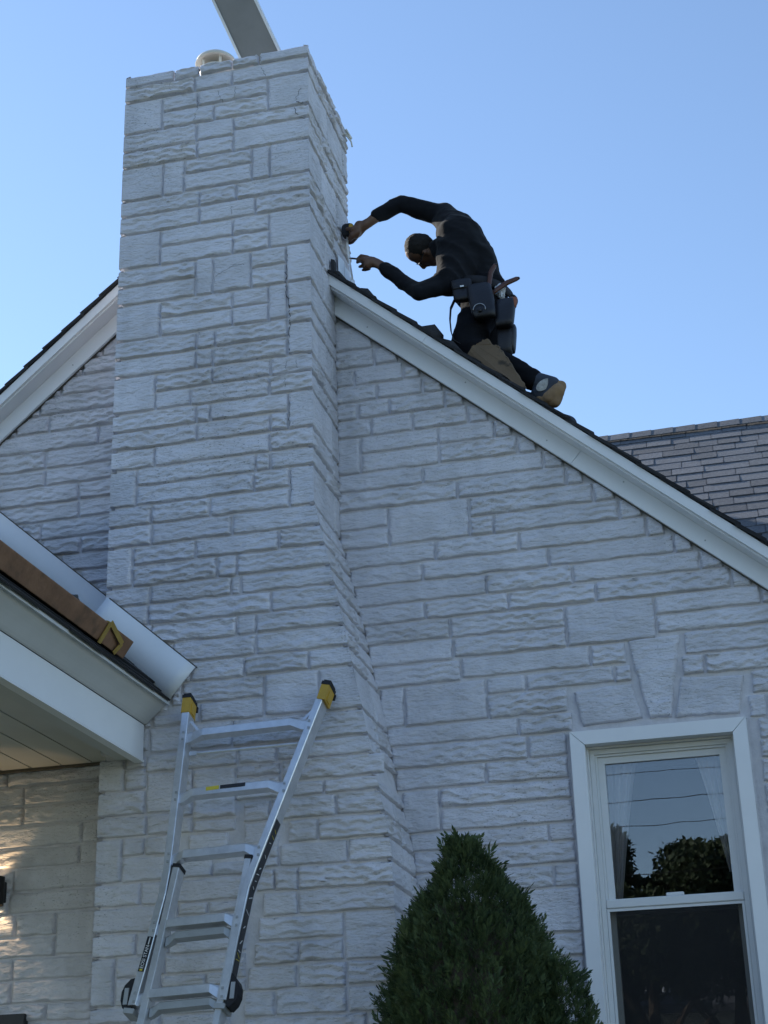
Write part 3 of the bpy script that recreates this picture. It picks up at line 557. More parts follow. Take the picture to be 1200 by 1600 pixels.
# step flashing where the roof meets the chimney
fm = MB()
x0 = -1.955
for k, (ya, yb) in enumerate(((-.02, .12), (.10, .24), (.22, .33))):
    xx = x0+.003*k
    zb = roof_z(xx)-.02
    fm.hexa([(xx, ya, zb), (xx+.003, ya, zb), (xx+.003, yb, zb), (xx, yb, zb), (xx-.006, ya+.02, zb+.20), (xx-.003, ya+.02, zb+.20), (xx-.003, yb, zb+.23), (xx-.006, yb, zb+.23)])
part('chimney_flashing', fm, M['flash'])
part('flashing_upstand', MB().hexa([(-1.965, -.135, 6.02), (-1.945, -.135, 6.0), (-1.945, -.10, 6.0), (-1.965, -.10, 6.02), (-1.965, -.135, 6.17), (-1.945, -.135, 6.16), (-1.945, -.10, 6.16), (-1.965, -.10, 6.17)]), M['shingle_dark'])

# rear wing roof, seen over the rake
YR, ZR = 3.0, 6.35
def wp(x, s, n): return (x, YR-s*CT+0*n-n*ST, ZR-s*ST+n*CT)   # s down the slope, n above it
wing = part('rear_roof', MB().hexa([wp(-2.3, 3.2, -.05), wp(6, 3.2, -.05), wp(6, 0, -.05), wp(-2.3, 0, -.05), wp(-2.3, 3.2, -.02), wp(6, 3.2, -.02), wp(6, 0, -.02), wp(-2.3, 0, -.02)])
            .hexa([(-2.3, YR+2.5, ZR-2.2), (6, YR+2.5, ZR-2.2), (6, YR, ZR-.05), (-2.3, YR, ZR-.05), (-2.3, YR+2.5, ZR-2.17), (6, YR+2.5, ZR-2.17), (6, YR, ZR-.02), (-2.3, YR, ZR-.02)]), M['shingle'])
shm = []
for k in range(6):
    wd = (.12, .16, .20, .24, .28, .14)[k]; mb = MB(); t = .003+.002*(k % 3)
    mb.hexa([(0, -.152, -.017), (wd, -.152, -.017), (wd, .02, -.02), (0, .02, -.02), (0, -.152, -.017+t+.003), (wd, -.152, -.017+t+.003), (wd, .02, -.016), (0, .02, -.016)])
    o = mb.build('shingle', M['shingle'], None, link=False); shm.append((wd, o.data)); bpy.data.objects.remove(o)
ang = TH
for row in range(17):
    s = .02+row*.136
    x = -1.15+max(0, row-2)*.085+R.uniform(0, .2); xe = 1.9
    while x < xe:
        wd, me = R.choice(shm); o = bpy.data.objects.new('shingle', me); COL.objects.link(o); o.parent = wing
        o.location = wp(x, s, R.uniform(0, .003)); o.rotation_euler = (TH, 0, R.uniform(-.004, .004)); x += wd+.004
part('rear_underlay', MB().hexa([wp(-2.3, 2.60, -.0195), wp(1.2, 2.60, -.0195), wp(1.2, 2.33, -.0195), wp(-2.3, 2.33, -.0195), wp(-2.3, 2.60, -.012), wp(1.2, 2.60, -.012), wp(1.2, 2.33, -.012), wp(-2.3, 2.33, -.012)]), M['underlay'])
for x in np.arange(-1.6, 2.4, .15):
    part('ridge_cap', MB().hexa([wp(x, .10, .002), wp(x+.17, .10, .006), wp(x+.17, -.012, .008), wp(x, -.012, .004), wp(x, .10, .009), wp(x+.17, .10, .012), wp(x+.17, -.012, .016), wp(x, -.012, .012)]), M['shingle'], wing)
part('rear_wall', MB().box(.3, 6, 1.0, 1.15, 1.0, 4.54).box(5.85, 6, 1.45, 5.2, 0, 4.2), M['mortar'])

# ------------------------------------------------------------------ window
win = part('window', MB().prism([(-.8855, 3.4955), (-.0845, 3.4955), (-.1485, 3.4315), (-.8195, 3.4315)], 'y', -.05, .012)
           .prism([(-.886, 3.494), (-.8205, 3.4285), (-.8205, 1.80), (-.886, 1.735)], 'y', -.05, .012)
           .prism([(-.084, 3.494), (-.1475, 3.4285), (-.1475, 1.80), (-.084, 1.735)], 'y', -.05, .012)
           .prism([(-.885, 1.735), (-.085, 1.735), (-.148, 1.799), (-.82, 1.799)], 'y', -.075, .012), M['trim'])
def frame(x0, x1, z0, z1, t, y0, y1, tb=None):
    tb = tb or t; mb = MB()
    mb.box(x0, x0+t, y0, y1, z0, z1).box(x1-t, x1, y0, y1, z0, z1).box(x0+t, x1-t, y0+.0006, y1, z1-t, z1).box(x0+t, x1-t, y0+.0006, y1, z0, z0+tb); return mb
part('jamb', frame(-.8195, -.1485, 1.80, 3.4305, .008, .013, .17), M['glass_frame'], win)
part('frame', frame(-.8105, -.1575, 1.81, 3.4215, .022, .035, .15), M['glass_frame'], win)
part('stop', frame(-.7880, -.1800, 1.833, 3.3990, .010, .046, .15), M['glass_frame'], win)
part('upper_sash', frame(-.7775, -.1905, 2.69, 3.3885, .031, .058, .09, .045), M['glass_frame'], win)
part('screen_rail', MB().bevbox(-.7875, -.1805, .030, .056, 2.695, 2.735, .004), M['glass_frame'], win)
part('screen_frame', frame(-.787, -.181, 1.835, 2.694, .012, .036, .050), M['glass_frame'], win)
part('lower_sash', frame(-.7775, -.1905, 1.835, 2.73, .022, .095, .135, .05), M['screen_frame'], win)
part('pane', MB().box(-.747, -.221, .072, .076, 2.734, 3.358), M['glass'], win)
part('pane', MB().box(-.756, -.212, .112, .116, 1.884, 2.709), M['glass'], win)
part('insect_screen', MB().add([(-.776, .043, 1.846), (-.192, .043, 1.846), (-.192, .043, 2.683), (-.776, .043, 2.683)], [(0, 1, 2, 3)]), M['screen'], win)
part('sash_lock', MB().bevbox(-.52, -.44, .046, .062, 2.7355, 2.752, .004), M['glass_frame'], win)
mb = MB(); mb.box(-.895, -.8865, -.012, -.004, 1.735, 3.50).box(-.895, -.075, -.014, -.004, 3.4965, 3.503).box(-.0835, -.076, -.012, -.004, 1.735, 3.4955); part('caulk_line', mb, M['mortar'], win)
def curtain(pts_top, pts_bot, zt, zb, yb, name, lab):
    v = []; f = []; nu, nv = 40, 14
    for j in range(nv+1):
        t = j/nv; te = t**.8
        for i in range(nu+1):
            u = i/nu; x = (pts_top[0]*(1-te)+pts_bot[0]*te)*(1-u)+(pts_top[1]*(1-te)+pts_bot[1]*te)*u
            v.append((x, yb+.016*math.sin(u*26+t*1.5)*(1-.4*t), zt+(zb-zt)*t))
    for j in range(nv):
        for i in range(nu): a = j*(nu+1)+i; f.append((a, a+1, a+nu+2, a+nu+1))
    return tag(mesh_obj(name, v, f, M['curtain'], None, True), lab, 'curtain', 'sheer curtains inside the window')
curtain((-.77, -.60), (-.76, -.725), 3.40, 2.74, .15, 'curtain', 'sheer white curtain drawn to the shrub side of the window')
curtain((-.345, -.185), (-.235, -.195), 3.40, 2.84, .15, 'curtain', 'sheer white curtain drawn to the far side from the shrub')

# ------------------------------------------------------------------ porch
def pz(x): return 3.982+.87*(-2.997-x)        # top of the porch roof, east slope
RX = -4.1
def psl(x, n, y): return (x+n*ST, y, pz(x)+n*CT)
mb = MB()
def pslab(mb, xa, xb, n0, n1, y0, y1):        # xa lower (east), xb upper
    return mb.hexa([psl(xa, n0, y0), psl(xa, n0, y1), psl(xb, n0, y1), psl(xb, n0, y0), psl(xa, n1, y0), psl(xa, n1, y1), psl(xb, n1, y1), psl(xb, n1, y0)])
pslab(mb, -2.69, -3.035, -.05, -.012, -3.1, -.53); pslab(mb, -3.035, RX, -.05, -.012, -3.1, -.035)
for y0, y1 in ((-3.1, -.035),):
    mb.hexa([(RX, y0, pz(RX)-.06), (RX, y1, pz(RX)-.06), (-5.55, y1, pz(RX)-.06-1.26), (-5.55, y0, pz(RX)-.06-1.26), (RX, y0, pz(RX)-.016), (RX, y1, pz(RX)-.016), (-5.55, y1, pz(RX)-.016-1.26), (-5.55, y0, pz(RX)-.016-1.26)])
porch_roof = part('porch_roof', mb, M['shingle_dark'])
for row in range(6):
    xa = -2.662-row*.05 if row < 3 else -2.76-(row-3)*.105
    y = -3.09; 
    while y < -.55:
        ln = R.uniform(.22, .36); y1 = min(y+ln, -.528); j = R.uniform(-.006, .006); up = .006*row if row < 3 else .018+.004*(row-3)
        mb = MB(); pslab(mb, xa+j, xa-.16, -.011+up, -.003+up+R.uniform(0, .003), y+.002, y1-.002)
        mb.build('shingle', M['shingle_dark'], porch_roof); y = y1
part('porch_drip_edge', MB().hexa([(-2.687, -3.1, 3.672), (-2.681, -3.1, 3.672), (-2.681, -.512, 3.672), (-2.687, -.512, 3.672), (-2.687, -3.1, 3.695), (-2.681, -3.1, 3.692), (-2.681, -.512, 3.692), (-2.687, -.512, 3.695)]), M['cream'])
prof = [(-2.798, 3.590), (-2.790, 3.594), (-2.778, 3.603), (-2.764, 3.616), (-2.750, 3.629), (-2.735, 3.642), (-2.719, 3.655), (-2.704, 3.668), (-2.692, 3.677), (-2.690, 3.694), (-2.798, 3.70)]
part('porch_gutter', MB().prism(prof, 'y', -3.1, -.516), M['cream'])
part('porch_fascia', MB().bevbox(-2.83, -2.800, -3.1, -.520, 3.420, 3.589, .003), M['trim'])
part('fascia_lip', MB().box(-2.84, -2.796, -3.1, -.520, 3.410, 3.4195), M['trim_fascia'])
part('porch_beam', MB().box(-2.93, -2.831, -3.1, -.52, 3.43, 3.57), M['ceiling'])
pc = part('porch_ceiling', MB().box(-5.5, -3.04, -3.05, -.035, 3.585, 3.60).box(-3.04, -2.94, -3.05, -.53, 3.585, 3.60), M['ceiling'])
x = -2.936
i = 0
while x > -5.4:
    x1 = x-.165; ye = -.535 if x > -3.1 else -.034
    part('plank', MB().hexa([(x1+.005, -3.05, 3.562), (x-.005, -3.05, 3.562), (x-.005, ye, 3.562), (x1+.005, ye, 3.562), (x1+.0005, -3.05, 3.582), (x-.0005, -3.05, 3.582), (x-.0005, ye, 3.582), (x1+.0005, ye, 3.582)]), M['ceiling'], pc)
    x = x1; i += 1
part('ceiling_channel', MB().box(-5.4, -3.03, -.0335, -.020, 3.548, 3.561), M['caulk'])
part('porch_post', MB().bevbox(-2.93, -2.79, -3.05, -2.91, 0, 3.409, .006).bevbox(-5.45, -5.31, -3.05, -2.91, 0, 3.5, .006).box(-5.31, -2.94, -3.05, -2.95, 3.40, 3.56), M['trim'])
part('porch_gable', MB().prism([(-5.45, 3.575), (-2.80, 3.575), (-2.80, 3.70), (RX, 4.84), (-5.45, 3.66)], 'y', -3.04, -2.99), M['trim'])
# flashing boards against wall and chimney
def fsheet(xa, xb, y, n0, n1, name):
    nseg = 10; v = []; f = []
    for i in range(nseg+1):
        xx = xa+(xb-xa)*i/nseg
        for n_ in (n0, (n0+n1)/2, n1):
            for dy in (0, .004):
                v.append((xx+n_*ST, y+dy-.0022*math.sin(i*.9+n_*12), pz(xx)+n_*CT))
    for i in range(nseg):
        a, b = i*6, i*6+6
        for k in (0, 2): f.append((a+k, b+k, b+k+2, a+k+2)); f.append((a+k+1, a+k+3, b+k+3, b+k+1))
        f.append((a, a+1, b+1, b)); f.append((a+4, b+4, b+5, a+5))
    f += [(0, 2, 3, 1), (2, 4, 5, 3), (nseg*6, nseg*6+1, nseg*6+3, nseg*6+2), (nseg*6+2, nseg*6+3, nseg*6+5, nseg*6+4)]
    mb = MB(); mb.add(v, f); o = part(name, mb, M['flash'], smooth=True); return o
fsheet(-2.672, -3.127, -.531, -.004, .186, 'porch_flashing')
fsheet(-3.06, -4.05, -.042, -.004, .186, 'porch_flashing')
mb = MB(); 
for xa, xb, y in ((-2.672, -3.122, -.522), (-3.08, -4.05, -.030)):
    mb.hexa([(xa+n_*ST, yy, pz(xa)+n_*CT) if q == 0 else (xb+n_*ST, yy, pz(xb)+n_*CT) for n_, yy, q in ((.1865, y, 0), (.1865, y, 1), (.1865, y+.012, 1), (.1865, y+.012, 0), (.192, y, 0), (.192, y, 1), (.192, y+.012, 1), (.192, y+.012, 0))])
part('flashing_caulk', mb, M['caulk'])
# door under the porch
dr = part('door', MB().box(-4.55, -3.63, -.035, -.025, 0, 2.31), M['door'])
part('door_frame', MB().box(-4.62, -4.55, -.045, .002, 0, 2.378).box(-3.63, -3.56, -.045, .002, 0, 2.378).box(-4.55, -3.63, -.0445, .002, 2.31, 2.378), M['door'], dr)

# wall lamp: up-and-down light under the porch, lit
lamp = empty('wall_lamp', (-3.74, -.048, 2.955), 'black up-and-down wall lamp glowing warm under the porch', 'lamp')
mb = MB(); mb.lathe([(.052, -.068), (.052, .068), (.049, .068), (.049, -.068), (.052, -.068)], n=28, c=(0, -.03, 0)); mb.build('shade', M['lamp_black'], lamp)
MB().bevbox(-.04, .04, .012, .035, -.05, .05, .004).build('mount', M['lamp_black'], lamp)
for sgn in (1, -1):
    mb = MB(); mb.lathe([(.0, .012*sgn), (.03, .012*sgn)], n=20, c=(0, -.03, 0)); mb.build('bulb', M['bulb'], lamp)
    ld = bpy.data.lights.new('lamp_light', 'SPOT'); ld.energy = 1.1; ld.color = (1, .66, .34); ld.spot_size = rad(80); ld.spot_blend = .25; ld.shadow_soft_size = .012
    lo = bpy.data.objects.new('lamp_light', ld); COL.objects.link(lo); lo.parent = lamp; lo.location = (0, -.022, .03*sgn); lo.rotation_euler = (0 if sgn < 0 else math.pi, 0, 0)

# ------------------------------------------------------------------ things on top of the chimney
vent = empty('vent_cap', (-2.590, -.24, 7.285), 'round cream metal vent cap on top of the chimney', 'vent')
MB().lathe([(.075, -.06), (.075, .16), (.07, .16), (.07, -.06)], n=28).build('pipe', M['vent'], vent, True)
MB().lathe([(.0, .262), (.05, .258), (.09, .246), (.112, .226), (.118, .205), (.112, .203), (.085, .215), (.0, .225)], n=36).build('hood', M['vent'], vent, True)
for k in range(5):
    t = k*2*math.pi/5+.3; c, s_ = math.cos(t), math.sin(t)
    MB().obar((c*.074, s_*.074, .12), (c*.092, s_*.092, .222), .016, .004, (c, s_, 0)).build('strut', M['vent'], vent)
MB().lathe([(.082, .13), (.092, .15), (.082, .17), (.075, .17), (.075, .13), (.082, .13)], n=28).build('collar', M['vent'], vent, True)
# bent metal sheet standing in the flue, leaning over to the left
p0 = Vector((-2.261, -0.037, 7.321)); d = Vector((-0.318, -0.354, 0.879)).normalized()
acr = Vector((1, -.05, .02)); acr = (acr-d*acr.dot(d)).normalized(); nrm = d.cross(acr)
sheet = empty('metal_sheet', p0, 'long bent aluminium channel sticking up out of the chimney top', 'metal sheet')
def sp(a, l, n_): return acr*a+d*l+nrm*n_
mb = MB(); W2 = .112
mb.hexa([sp(-W2, 0, 0), sp(W2, 0, 0), sp(W2, 0, .003), sp(-W2, 0, .003), sp(-W2, 1.5, 0), sp(W2, 1.5, 0), sp(W2, 1.5, .003), sp(-W2, 1.5, .003)]); mb.build('web', M['sheet'], sheet)
for sg in (-1, 1):
    mb = MB(); a = sg*W2
    mb.hexa([sp(a-.002, 0, -.006), sp(a+.0025, 0, -.006), sp(a+.0025, 0, .035), sp(a-.002, 0, .035), sp(a-.002, 1.5, -.006), sp(a+.0025, 1.5, -.006), sp(a+.0025, 1.5, .035), sp(a-.002, 1.5, .035)])
    mb.hexa([sp(a-.010, 0, -.010), sp(a+.004, 0, -.010), sp(a+.004, 0, -.006), sp(a-.010, 0, -.006), sp(a-.010, 1.5, -.010), sp(a+.004, 1.5, -.010), sp(a+.004, 1.5, -.006), sp(a-.010, 1.5, -.006)])
    mb.build('flange', M['flash'], sheet)
tw = MB(); tw.tube([(-1.99, .20, 7.20), (-1.955, .23, 7.215), (-1.93, .25, 7.19)], .006, 6).tube([(-1.96, .22, 7.21), (-1.93, .235, 7.165), (-1.925, .24, 7.13)], .005, 6).obar((-1.955, .21, 7.235), (-1.935, .26, 7.20), .012, .012)
tag(tw.build('tie_wire', M['vent']), 'frayed scrap of tie wire hanging off the chimney corner', 'wire')

# ------------------------------------------------------------------ ladder
lad = empty('ladder', (-2.59, -1.63, 0), 'aluminium multi-position ladder with yellow end caps leaning on the chimney', 'ladder')
LO = Vector((-2.59, -1.63, 0)); LK = .3
LU = Vector((0, LK, 1)).normalized(); LN = Vector((0, -1, LK)).normalized()
def lp(x, z, n_=0): return Vector((x, -.535-LK*(3.68-z), z))+LN*n_-LO
def lbar(mb, a, b, wd, dp, n_=.0): return mb.obar(lp(*a, n_+dp/2), lp(*b, n_+dp/2), wd, dp, LN)
outer = {-1: [(-2.553, 3.60), (-2.541, 2.82), (-2.546, 2.72), (-2.575, 2.50), (-2.612, 2.26)], 1: [(-1.912, 3.60), (-2.150, 2.82), (-2.178, 2.72), (-2.205, 2.50), (-2.228, 2.26)]}
inner = {-1: [(-2.500, 2.835), (-2.575, 2.1), (-2.70, .6), (-2.73, .02)], 1: [(-2.180, 2.850), (-2.252, 2.1), (-2.375, .6), (-2.40, .02)]}
def channel(pts, wd, dp, n_, sg):
    mb = MB(); rings = []
    for i, (x, z) in enumerate(pts):      # closed rail section, mitred at the bends
        c = lp(x, z, n_)
        rings.append([c+Vector((a*wd, 0, 0))+LN*b for a, b in ((-.5, .003), (-.44, 0), (.44, 0), (.5, .003), (.5, dp-.004), (.42, dp), (-.42, dp), (-.5, dp-.004))])
    v = [q for r_ in rings for q in r_]; f = []
    for i in range(len(pts)-1):
        for k in range(8): f.append((i*8+k, i*8+(k+1) % 8, i*8+8+(k+1) % 8, i*8+8+k))
    f += [tuple(range(8)), tuple(range(len(v)-8, len(v)))]
    return mb.add(v, f)
for sg in (-1, 1):
    o = channel(outer[sg], .035, .080, 0, sg).build('rail', M['alu'], lad)
    channel(inner[sg], .030, .070, .006, sg).build('inner_rail', M['alu'], lad)
    tip = inner[sg][0]; mb = MB(); mb.obar(lp(tip[0], tip[1]-.002, .041), lp(tip[0]+.002, tip[1]+.014, .041), .034, .074, LN); mb.build('rail_plug', M['rubber'], lad)
    x, z = outer[sg][0]
    ax_ = Vector((lp(*outer[sg][0])-lp(*outer[sg][1])).normalized())
    cap = empty('end_cap', (0, 0, 0), parent=lad)
    e0, e1 = lp(x, z-.03, .041), lp(x, z-.02, .041)+ax_*.066
    mb = MB(); mb.obar(e0, e1, .039, .084, LN); mb.obar(e0+ax_*.008, e1-ax_*.02, .046, .04, LN); capo = mb.build('end_cap', M['yellow'], lad); bpy.data.objects.remove(cap)
    mb = MB(); q0 = e1+ax_*.0005
    mb.obar(q0, q0+ax_*.016, .043, .088, LN).obar(q0+ax_*.016, q0+ax_*.026, .034, .074, LN).obar(e0+ax_*.05-LN*.049, e1-LN*.049, .05, .012, LN); mb.build('rubber_pad', M['rubber'], capo)
    # rock lock
    kx, kz = ((-2.598, 2.30), (-2.232, 2.30))[0 if sg < 0 else 1]
    prof = [(0, -.066), (.018, -.070), (.038, -.048), (.049, -.018), (.049, .018), (.039, .045), (.017, .070), (0, .074)]
    mb = MB(); v = []
    for n_ in (.012, .072):
        for a, b in prof: v.append(lp(kx+sg*(a+.018), kz+b*.96, n_))
    nq = len(prof); f = [tuple(range(nq)), tuple(range(nq, 2*nq))]+[(i, (i+1) % nq, nq+(i+1) % nq, nq+i) for i in range(nq)]
    mb.add(v, f); lk = mb.build('lock', M['rubber'], lad)
    mb = MB(); mb.obar(lp(kx+sg*.044, kz-.036, .074), lp(kx+sg*.044, kz+.03, .074), .018, .006, LN); mb.build('lock_lever', M['alu_dull'], lk)
    mb = MB(); mb.obar(lp(*((-2.616, 2.245) if sg < 0 else (-2.232, 2.245)), .041), lp(*((-2.619, 2.225) if sg < 0 else (-2.234, 2.225)), .041), .046, .09, LN); mb.build('collar', M['alu_dull'], lad)
def rail_x(sg, z, tab): p = tab[sg]; zs = [q[1] for q in p][::-1]; xs = [q[0] for q in p][::-1]; return float(np.interp(z, zs, xs))
def rung(zc, tab, mt, n0, name, tilt=.0, dz=0, hh=.042, dd=.052):
    xl, xr_ = rail_x(-1, zc, tab)+.012, rail_x(1, zc, tab)-.012
    zl, zr = zc+dz, zc+dz+.012
    def at(t, dd_=0): return lp(xl+(xr_-xl)*t, zl+(zr-zl)*t+dd_, n0)
    mb = MB(); st = [0, .05, .14, .86, .95, 1]; dzs = [-.016, -.012, .004, .004, -.012, -.016]; hs = [hh*1.25, hh*1.25, hh, hh, hh*1.25, hh*1.25]; ds = [dd*.55, dd*.6, dd, dd, dd*.6, dd*.55]
    v = []
    for t, q, h, dp in zip(st, dzs, hs, ds):
        c = at(t, q)
        for a, b in ((.5, -.5), (.5, .30), (.32, .5), (-.5, .5), (-.5, -.35), (-.36, -.5)): v.append(c+LN*(a*dp)+LU*(b*h))
    f = []
    for i in range(len(st)-1):
        for k in range(6): f.append((i*6+k, i*6+(k+1) % 6, i*6+6+(k+1) % 6, i*6+6+k))
    f += [tuple(range(6)), tuple(range(len(st)*6-6, len(st)*6))]
    mb.add(v, f); return mb.build(name, mt, lad)
rz = [3.462, 3.170, 2.886, 2.588, 2.300]
for i, z in enumerate(rz):
    rg = rung(z, outer, M['alu'], .052, 'rung')
    if i == 1:
        mb = MB(); zz = z+.012; xl = rail_x(-1, z, outer); xrr = rail_x(1, z, outer); 
        mb.obar(lp(xl+.14, zz, .0787), lp(xl+.20, zz+.003, .0787), .0012, .018, LU); mb.build('label_sticker', M['ink_yellow'], rg)
        mb = MB(); mb.obar(lp(xl+.205, zz+.003, .0787), lp(xl+.32, zz+.006, .0787), .0012, .018, LU); mb.build('label_sticker', M['sticker'], rg)
    for sg in (-1, 1):       # rivets
        xx = rail_x(sg, z, outer)
        for dz in (-.028, .006):
            mb = MB(); mb.obar(lp(xx-.004*sg, z+dz, .082), lp(xx-.004*sg, z+dz, .0845), .010, .010, LU); mb.build('rivet', M['alu_dull'], lad)
for z in (2.588, 2.300, 2.0, 1.7, 1.4, 1.1, .8, .5, .2):
    rung(min(z, 2.6), {-1: inner[-1], 1: inner[1]}, M['alu_dull'], .034, 'inner_rung', dz=-.046 if z > 2.1 else 0, hh=.036)
mb = MB(); mb.tube([lp(-2.515, 3.385, .03), lp(-2.02, 3.388, .03)], .007, 8); mb.obar(lp(-2.525, 3.385, .03), lp(-2.49, 3.385, .03), .02, .014, LN); mb.build('spreader_bar', M['alu'], lad)
for sg, xa, xb in ((-1, -2.535, -2.475), (1, -1.955, -2.02)):
    mb = MB(); mb.obar(lp(xa, 3.545, .04), lp(xb, 3.472, .045), .012, .003, LN); mb.build('gusset', M['alu'], lad)
# stickers
ax_ = (lp(-2.575, 2.50)-lp(-2.612, 2.26)).normalized()
s0 = lp(-2.590, 2.392, .0832); s1 = lp(-2.5675, 2.535, .0832)
mb = MB(); mb.obar(s0, s1, .026, .0012, LN); stk = mb.build('sticker', M['sticker'], lad)
tcu = bpy.data.curves.new('lettering', 'FONT'); tcu.body = 'EOSI STAN'; tcu.size = .021; tcu.align_x = 'LEFT'; tcu.align_y = 'CENTER'; tcu.extrude = .0002
to = bpy.data.objects.new('lettering', tcu); COL.objects.link(to); to.parent = stk; tcu.materials.append(M['ink'])
zx = (s1-s0).normalized(); zz = LN; zy = zz.cross(zx)
mm = Matrix((zx, zy, zz)).transposed().to_4x4(); mm.translation = s0+zx*.012+LN*.0012; to.matrix_local = mm
mb = MB(); mb.obar(s0+zx*.003+LN*.0012, s0+zx*.010+LN*.0012, .012, .0006, LN); mb.build('lettering_mark', M['ink_yellow'], stk)
dg = bpy.context.evaluated_depsgraph_get(); tme = bpy.data.meshes.new_from_object(to.evaluated_get(dg)); bpy.data.objects.remove(to); bpy.data.curves.remove(tcu)
to = bpy.data.objects.new('lettering', tme); COL.objects.link(to); to.parent = stk; to.matrix_local = mm
mb = MB(); mb.obar(s1-zx*.035+LN*.0012, s1-zx*.004+LN*.0012, .004, .0006, LN); mb.build('lettering_line', M['ink'], stk)
# long warning sticker down the outer side of the other rail
pts = [(-2.089+.0185, 3.02), (-2.150+.0185, 2.82), (-2.178+.0185, 2.72), (-2.205+.0185, 2.50), (-2.2175+.0185, 2.37)]
mb = MB()
for a, b in zip(pts[:-1], pts[1:]): mb.obar(lp(*a, .041), lp(*b, .041), .0014, .052, LN)
wst = mb.build('warning_sticker', M['sticker'], lad)
rr = random.Random(3)
for i in range(26):
    t = .05+.9*i/26; k = t*(len(pts)-1); a = int(k); u = k-a; x = pts[a][0]*(1-u)+pts[a+1][0]*u; z = pts[a][1]*(1-u)+pts[a+1][1]*u
    yel = i in (0, 1, 23, 24); L_ = .012 if not yel else .02
    mb = MB(); mb.obar(lp(x+.0006, z-.0016, .041-rr.uniform(-.004, .004)), lp(x+.0008, z+.0016, .041), .0012, rr.uniform(.02, .045), LN); mb.build('print_line', M['ink_yellow'] if yel else M['ink'], wst) if (yel or i % 2 == 0) else None

# ------------------------------------------------------------------ toe board on the porch roof
tb0, tb1 = Vector((-2.72, 0, 3.762)), Vector((-2.67, 0, 3.835)); fu = (tb1-tb0).normalized(); fn = Vector((fu.z, 0, -fu.x))     # fn: downhill, outward
plank = MB(); v = []
for y in (-3.0, -.985):
    for a, b in ((0, 0), (.089, 0), (.089, -.038), (0, -.038)):
        q = tb0+fu*a+fn*b; v.append((q.x, y, q.z))
plank.add(v, [(0, 1, 2, 3), (7, 6, 5, 4), (0, 4, 5, 1), (1, 5, 6, 2), (2, 6, 7, 3), (3, 7, 4, 0)])
po = plank.build('toe_board', M['lumber']); tag(po, 'rough brown timber board held on edge along the porch eave', 'board')
bv = po.modifiers.new('b', 'BEVEL'); bv.width = .004; bv.segments = 2
br = empty('roof_bracket', (-2.70, -1.18, 3.75), 'yellow steel roof bracket gripping the end of the timber board', 'bracket')
def bp(x, y, z): return Vector((x+.70+2.0, y+1.18, z-3.75))
Bp = [(-2.715, -1.262, 3.752), (-2.662, -1.262, 3.838), (-2.682, -1.091, 3.797), (-2.713, -1.109, 3.751)]
for (a, b, wd) in ((0, 1, .026), (1, 2, .022), (2, 3, .024)):
    mb = MB(); mb.obar(bp(*Bp[a]), bp(*Bp[b]), wd, .005, fn); mb.build('strap', M['bracket'], br)
mb = MB(); mb.obar(bp(-2.668, -1.262, 3.84), bp(-2.735, -1.25, 3.865), .024, .005, (0, 0, 1)); mb.build('strap', M['bracket'], br)
mb = MB(); mb.obar(bp(-2.735, -1.25, 3.862), bp(-2.76, -1.24, 3.775), .024, .005, (1, 0, 0)); mb.build('strap', M['bracket'], br)
def lump(name, c, size, seed, m, lab, cat, group=None):
    n1, n2 = 10, 14; v = []; f = []
    for i in range(n1+1):
        for k in range(n2):
            t, p = math.pi*i/n1, 2*math.pi*k/n2; v.append((math.sin(t)*math.cos(p), math.sin(t)*math.sin(p), math.cos(t)))
    v = np.array(v); nz = fbm(v*1.6+seed, 3, seed); v = v*(1+.75*nz[:, None])*np.array(size)
    for i in range(n1):
        for k in range(n2): f.append((i*n2+k, i*n2+(k+1) % n2, (i+1)*n2+(k+1) % n2, (i+1)*n2+k))
    o = mesh_obj(name, v, f, m, None, False); o.location = c; return tag(o, lab, cat, group)
lump('shingle_scrap', (-2.745, -1.86, 3.855), (.03, .075, .032), 3, M['scrap'], 'crumpled dark shingle scrap behind the board, the larger upper one', 'debris', 'debris behind the toe board')
lump('shingle_scrap', (-2.74, -1.49, 3.862), (.028, .055, .03), 9, M['scrap'], 'crumpled dark shingle scrap nearer the yellow bracket', 'debris', 'debris behind the toe board')

# ------------------------------------------------------------------ person kneeling on the roof
def cone_cloud(cones, step=.35, grow=0):
    """overlapping balls along tapered bones -> one soup mesh for voxel remeshing"""
    sv = []; sf = []; n1, n2 = 8, 12; base = []
    for i in range(n1+1):
        for k in range(n2):
            t, p = math.pi*i/n1, 2*math.pi*k/n2; base.append((math.sin(t)*math.cos(p), math.sin(t)*math.sin(p), math.cos(t)))
    base = np.array(base); bf = np.array([(i*n2+k, i*n2+(k+1) % n2, (i+1)*n2+(k+1) % n2, (i+1)*n2+k) for i in range(n1) for k in range(n2)])
    for c in cones:
        p0, q0, p1, q1 = np.array(c[0], float), c[1]+grow, np.array(c[2], float), c[3]+grow
        sc = np.array(c[4]) if len(c) > 4 else np.ones(3)
        L = np.linalg.norm(p1-p0); n = max(1, int(L/(min(q0, q1)*step)))+1
        for i in range(n+1):
            t = i/n; sf.append(bf+len(sv)*len(base)); sv.append(base*(q0+(q1-q0)*t)*sc+p0+(p1-p0)*t)
    return np.concatenate(sv), np.concatenate(sf)
